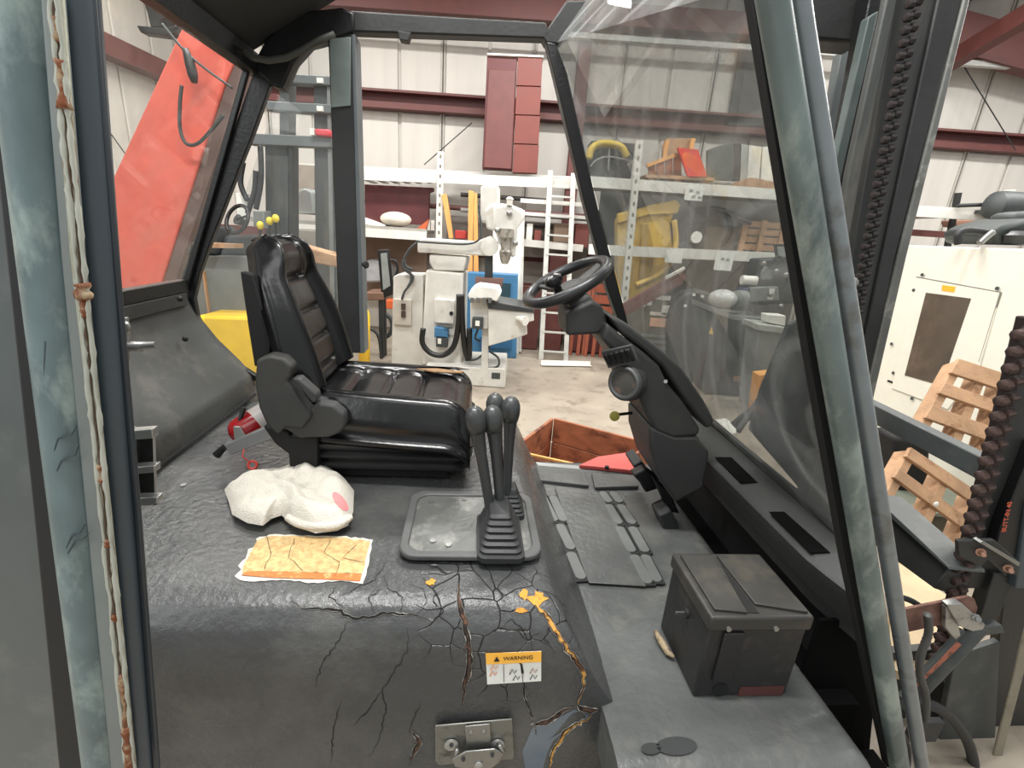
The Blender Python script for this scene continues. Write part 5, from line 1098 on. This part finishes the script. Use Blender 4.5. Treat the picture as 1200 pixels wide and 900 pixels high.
W('drum',G().disc_stack(P(1190,286,Y=3.3),(0,0,1),[(0,.09),(.05,.11),(.08,.07)],20),blackp,hp,smooth=1)
W('upper_body',PR([(1190,250),(1215,246),(1215,268),(1188,266)],3.5,.2),dkmach,hp,bevel=.03)
W('hose',tb([(1123,286),(1123,275),(1132,270),(1148,271),(1162,274)],3.3,.022),rubber,hp,smooth=2)
W('elbow',tb([(1148,285),(1156,278),(1164,272)],3.25,.02),steel,hp,smooth=2)
single('brown_sack','brown sack on the shelf rail behind the enclosure','sack',PR([(1118,258),(1160,256),(1170,262),(1150,268),(1120,266)],5.95,.2),mat('sack_brown',(130,96,80),.8),base(1140,266,5.5),bevel=.02)
# ------------------------------------------------ pallets between mast and enclosure
def pallet(lbl,A,Bq,Cq,Dq,slats,org,grp=None):
    t=thing('wooden_pallet',lbl,'pallet',org); A,Bq,Cq,Dq=[Vector(p) for p in (A,Bq,Cq,Dq)]
    n=(Bq-A).cross(Dq-A).normalized(); n=n if n.y>0 else -n
    for (t0,t1,s0,s1) in slats:
        a=lerp(A,Dq,t0); b=lerp(Bq,Cq,t0); c=lerp(Bq,Cq,t1); d=lerp(A,Dq,t1)
        W('deck_board',G().prism([lerp(a,b,s0),lerp(a,b,s1),lerp(d,c,s1),lerp(d,c,s0)],n*.02),woodp,t,bevel=.003)
    for u in (.04,.5,.92):
        a=lerp(A,Bq,u); d=lerp(Dq,Cq,u); e=(Bq-A).normalized()*.05
        W('runner',G().prism([a+n*.02,a+e+n*.02,d+e+n*.02,d+n*.02],n*.08),woodp,t,bevel=.003)
    return t
pY=2.25
pallet('worn pallet leaning against the white enclosure behind the upper beam',P(1124,420,Y=2.5),P(1186,440,Y=2.5),P(1160,540,Y=2.2),P(1074,508,Y=2.2),[(0,.2,0,1),(.34,.48,0,1),(.64,.8,0,1)],base(1120,540,2.2))
pallet('lower pallet leaning between the two dark cross beams',P(1068,524,Y=2.2),P(1155,582,Y=2.2),P(1125,668,Y=1.95),P(1030,592,Y=1.95),[(0,.17,0,1),(.38,.54,0,1),(.80,1.05,0,1)],base(1090,650,2.0))
single('crumpled_tag','small white paper scrap on the lower pallet','paper',G().ball(P(1097,591,Y=1.98),.012,.006,.014,8,6),white,base(1097,597,2.0))
single('tan_board','pale tan board lying on the floor beneath the cross beams','board',G().prism([P(x,y,Z=.25) for x,y in [(1040,655),(1130,722),(1120,760),(1060,800),(1040,790)]],(0,0,.03)),mat('tan_board',(196,174,140),.7),base(1080,720,1.9))
single('dark_pipe','black pipe on the floor under the upper cross beam','pipe',G().cyl(P(1030,520,Z=.3),P(1075,535,Z=.3),.05,12),blackp,base(1050,525,3.0),smooth=1)
single('black_bag','black bag heap on the floor under the upper cross beam','bag',PR([(1048,513),(1070,515),(1092,526),(1088,fy(1088,2.7)),(1050,fy(1050,2.7))],2.7,.2),blackm,base(1075,530,2.7),bevel=.03)
single('grey_green_sheet','grey green sheet lying behind the lower pallet','sheet',G().prism([P(x,y,Z=.2) for x,y in [(1028,530),(1110,560),(1160,610),(1030,600)]],(0,0,.02)),mat('green_grey',(116,122,108),.6),base(1070,570,2.8))
# ------------------------------------------------ red boom and neighbours (left)
rb=thing('red_lift_boom','big red slanted boom of a lift seen through the rear window','boom',base(190,420,3.5))
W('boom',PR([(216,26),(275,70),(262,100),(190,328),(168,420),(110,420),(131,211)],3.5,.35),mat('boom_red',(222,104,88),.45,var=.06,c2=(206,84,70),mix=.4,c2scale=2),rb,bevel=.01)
W('boom_side',PR([(275,70),(290,78),(205,330),(190,328)],3.52,.3),mat('boom_shade',(112,92,86),.6),rb)  # grey-brown colour paints the shaded right side of the boom
W('cable',tb([(213,100),(211,120),(211,150),(218,168),(232,168),(248,152),(262,135)],3.4,.011,8),dkmach,rb,smooth=2)
W('hook',G().tube([P(x,y,Y=3.38) for x,y in [(217,57),(222,72),(226,88),(228,97)]],[.018,.03,.03,.018],10),dkgrey,rb,smooth=2)
W('tie_line',tb([(190,28),(215,58),(240,80),(272,103)],3.38,.008,6),dkmach,rb,smooth=2)
ol=thing('hanging_lamp_bracket','dark bracket hanging near the roof above the red boom','bracket',(-2.6,3.6,3.0))
W('stem',PR([(165,-6),(193,0),(192,20),(187,32),(176,32),(172,15)],3.7,.12),dkgrey,ol,bevel=.01); W('arm',PR([(159,29),(190,32),(214,28),(216,36),(194,42),(164,38)],3.7,.08),dkgrey,ol,bevel=.01)
# second forklift
f2=thing('yellow_forklift','yellow forklift with dark mast parked behind the black seat','forklift',base(320,430,3.3))
for pts in ([(327,88),(338,88),(337,fy(337,3.5)),(313,fy(313,3.5)),(310,160),(327,160)],[(367,90),(391,92),(396,fy(396,3.5)),(372,fy(372,3.5))]):
    W('mast_rail',PR(pts,3.5,.12),mastg,f2,bevel=.008)
W('rail_edge',PR([(383,95),(386,95),(392,430),(388,430)],3.47,.04),mat('edge_grey2',(120,122,120),.4),f2); W('rail_edge',PR([(338,165),(342,165),(344,440),(340,440)],3.47,.1),dkgrey,f2)
for y0,y1,x0 in ((86,97,316),(119,130,312),(157,170,290)): W('mast_crossbar',PR([(x0,y0-1),(388,y0+3),(388,y1+3),(x0,y1-1)],3.44,.08),mat('cross_steel',(98,102,102),.5,var=.15),f2,bevel=.006)
for y in (93,126): W('end_cap',B(371,y-2,378,y+4,3.42,.02),paper,f2)
W('beacon',B(369,151,387,159,3.4,.08),mat('beacon_red',(214,60,70),.4),f2,bevel=.01); W('beacon_base',B(363,150,368,158,3.4,.08),white,f2)
W('hood',PR([(222,376),(232,370),(302,372),(345,380),(350,470),(300,480),(222,440)],2.95,.5),yel,f2,bevel=.02)
W('grey_panel',PR([(225,300),(300,300),(300,371),(228,371)],3.2,.3),mat('f2_grey',(110,112,108),.5,var=.15),f2,bevel=.01)
W('panel_rib',B(240,318,242,370,3.18,.02),woodp,f2); W('seat_back',PR([(214,300),(230,268),(244,262),(250,275),(252,300)],3.25,.3),dkmach,f2,bevel=.03)
wn2=V(-.35,-.85,.4).normalized(); wc2=P(278,257,Y=3.2)
st2=W('steering_wheel',G().torus(wc2,wn2,.095,.012,30,8),blackp,f2,smooth=2); W('hub',G().disc_stack(wc2,wn2,[(-.05,.02),(0,.035)],14),dkmach,st2)
W('spoke',G().bar(wc2,wc2+V(.08,0,.03),.02,.01),blackp,st2)
for x,y in ((305,264),(316,259),(323,256)): 
    W('lever_knob',G().ball(P(x,y,Y=3.15),.022,.022,.026,12,8),mat('knob_yellow',(226,206,60),.4),f2,smooth=2); W('lever_rod',G().cyl(P(x,y+2,Y=3.15),P(x,y+20,Y=3.15),.007,6),blackp,f2)
W('dash',PR([(296,247),(309,247),(309,268),(297,265)],3.3,.1),midgrey,f2,bevel=.005); W('cowl',PR([(262,276),(330,274),(330,300),(256,300)],3.3,.2),dkmach,f2,bevel=.02)
for pts in ([(285,190),(282,215),(290,235)],[(300,200),(298,225),(290,250)],[(305,170),(306,210),(300,245)]): W('hose',tb(pts,3.4,.018),rubber,f2,smooth=2)
W('white_panel',PR([(276,226),(290,226),(290,254),(278,254)],3.42,.04),white,f2,bevel=.004)
single('wood_block','brown timber baulk behind the seat top','timber',PR([(342,285),(393,299),(393,313),(342,303)],3.1,.15),woodp,base(367,313,3.35),bevel=.008)
single('wood_block','pale timber lath left of the black seat top','timber',PR([(226,284),(275,286),(275,291),(226,290)],3.1,.1),woodp,base(250,291,3.1))
gm=thing('grey_machine','grey machine between the forklift mast rails','machine',base(355,250,5.0))
W('casting',PR([(345,240),(350,222),(358,220),(366,225),(368,250),(345,252)],5.0,.3),midgrey,gm,bevel=.02); W('table',PR([(340,250),(370,252),(370,256),(340,254)],4.95,.4),rackw,gm); W('cabinet',PR([(340,268),(372,270),(372,fy(372,4.95)),(340,fy(340,4.95))],4.95,.4),mat('gm_grey',(150,150,140),.5),gm,bevel=.01)
single('hardboard_sheet','brown hardboard sheet on the rack between the mast rails','panel',PR([(338,192),(368,194),(368,222),(338,220)],6.3,.05),mat('hardboard',(140,128,116),.7),base(350,222,6.3))
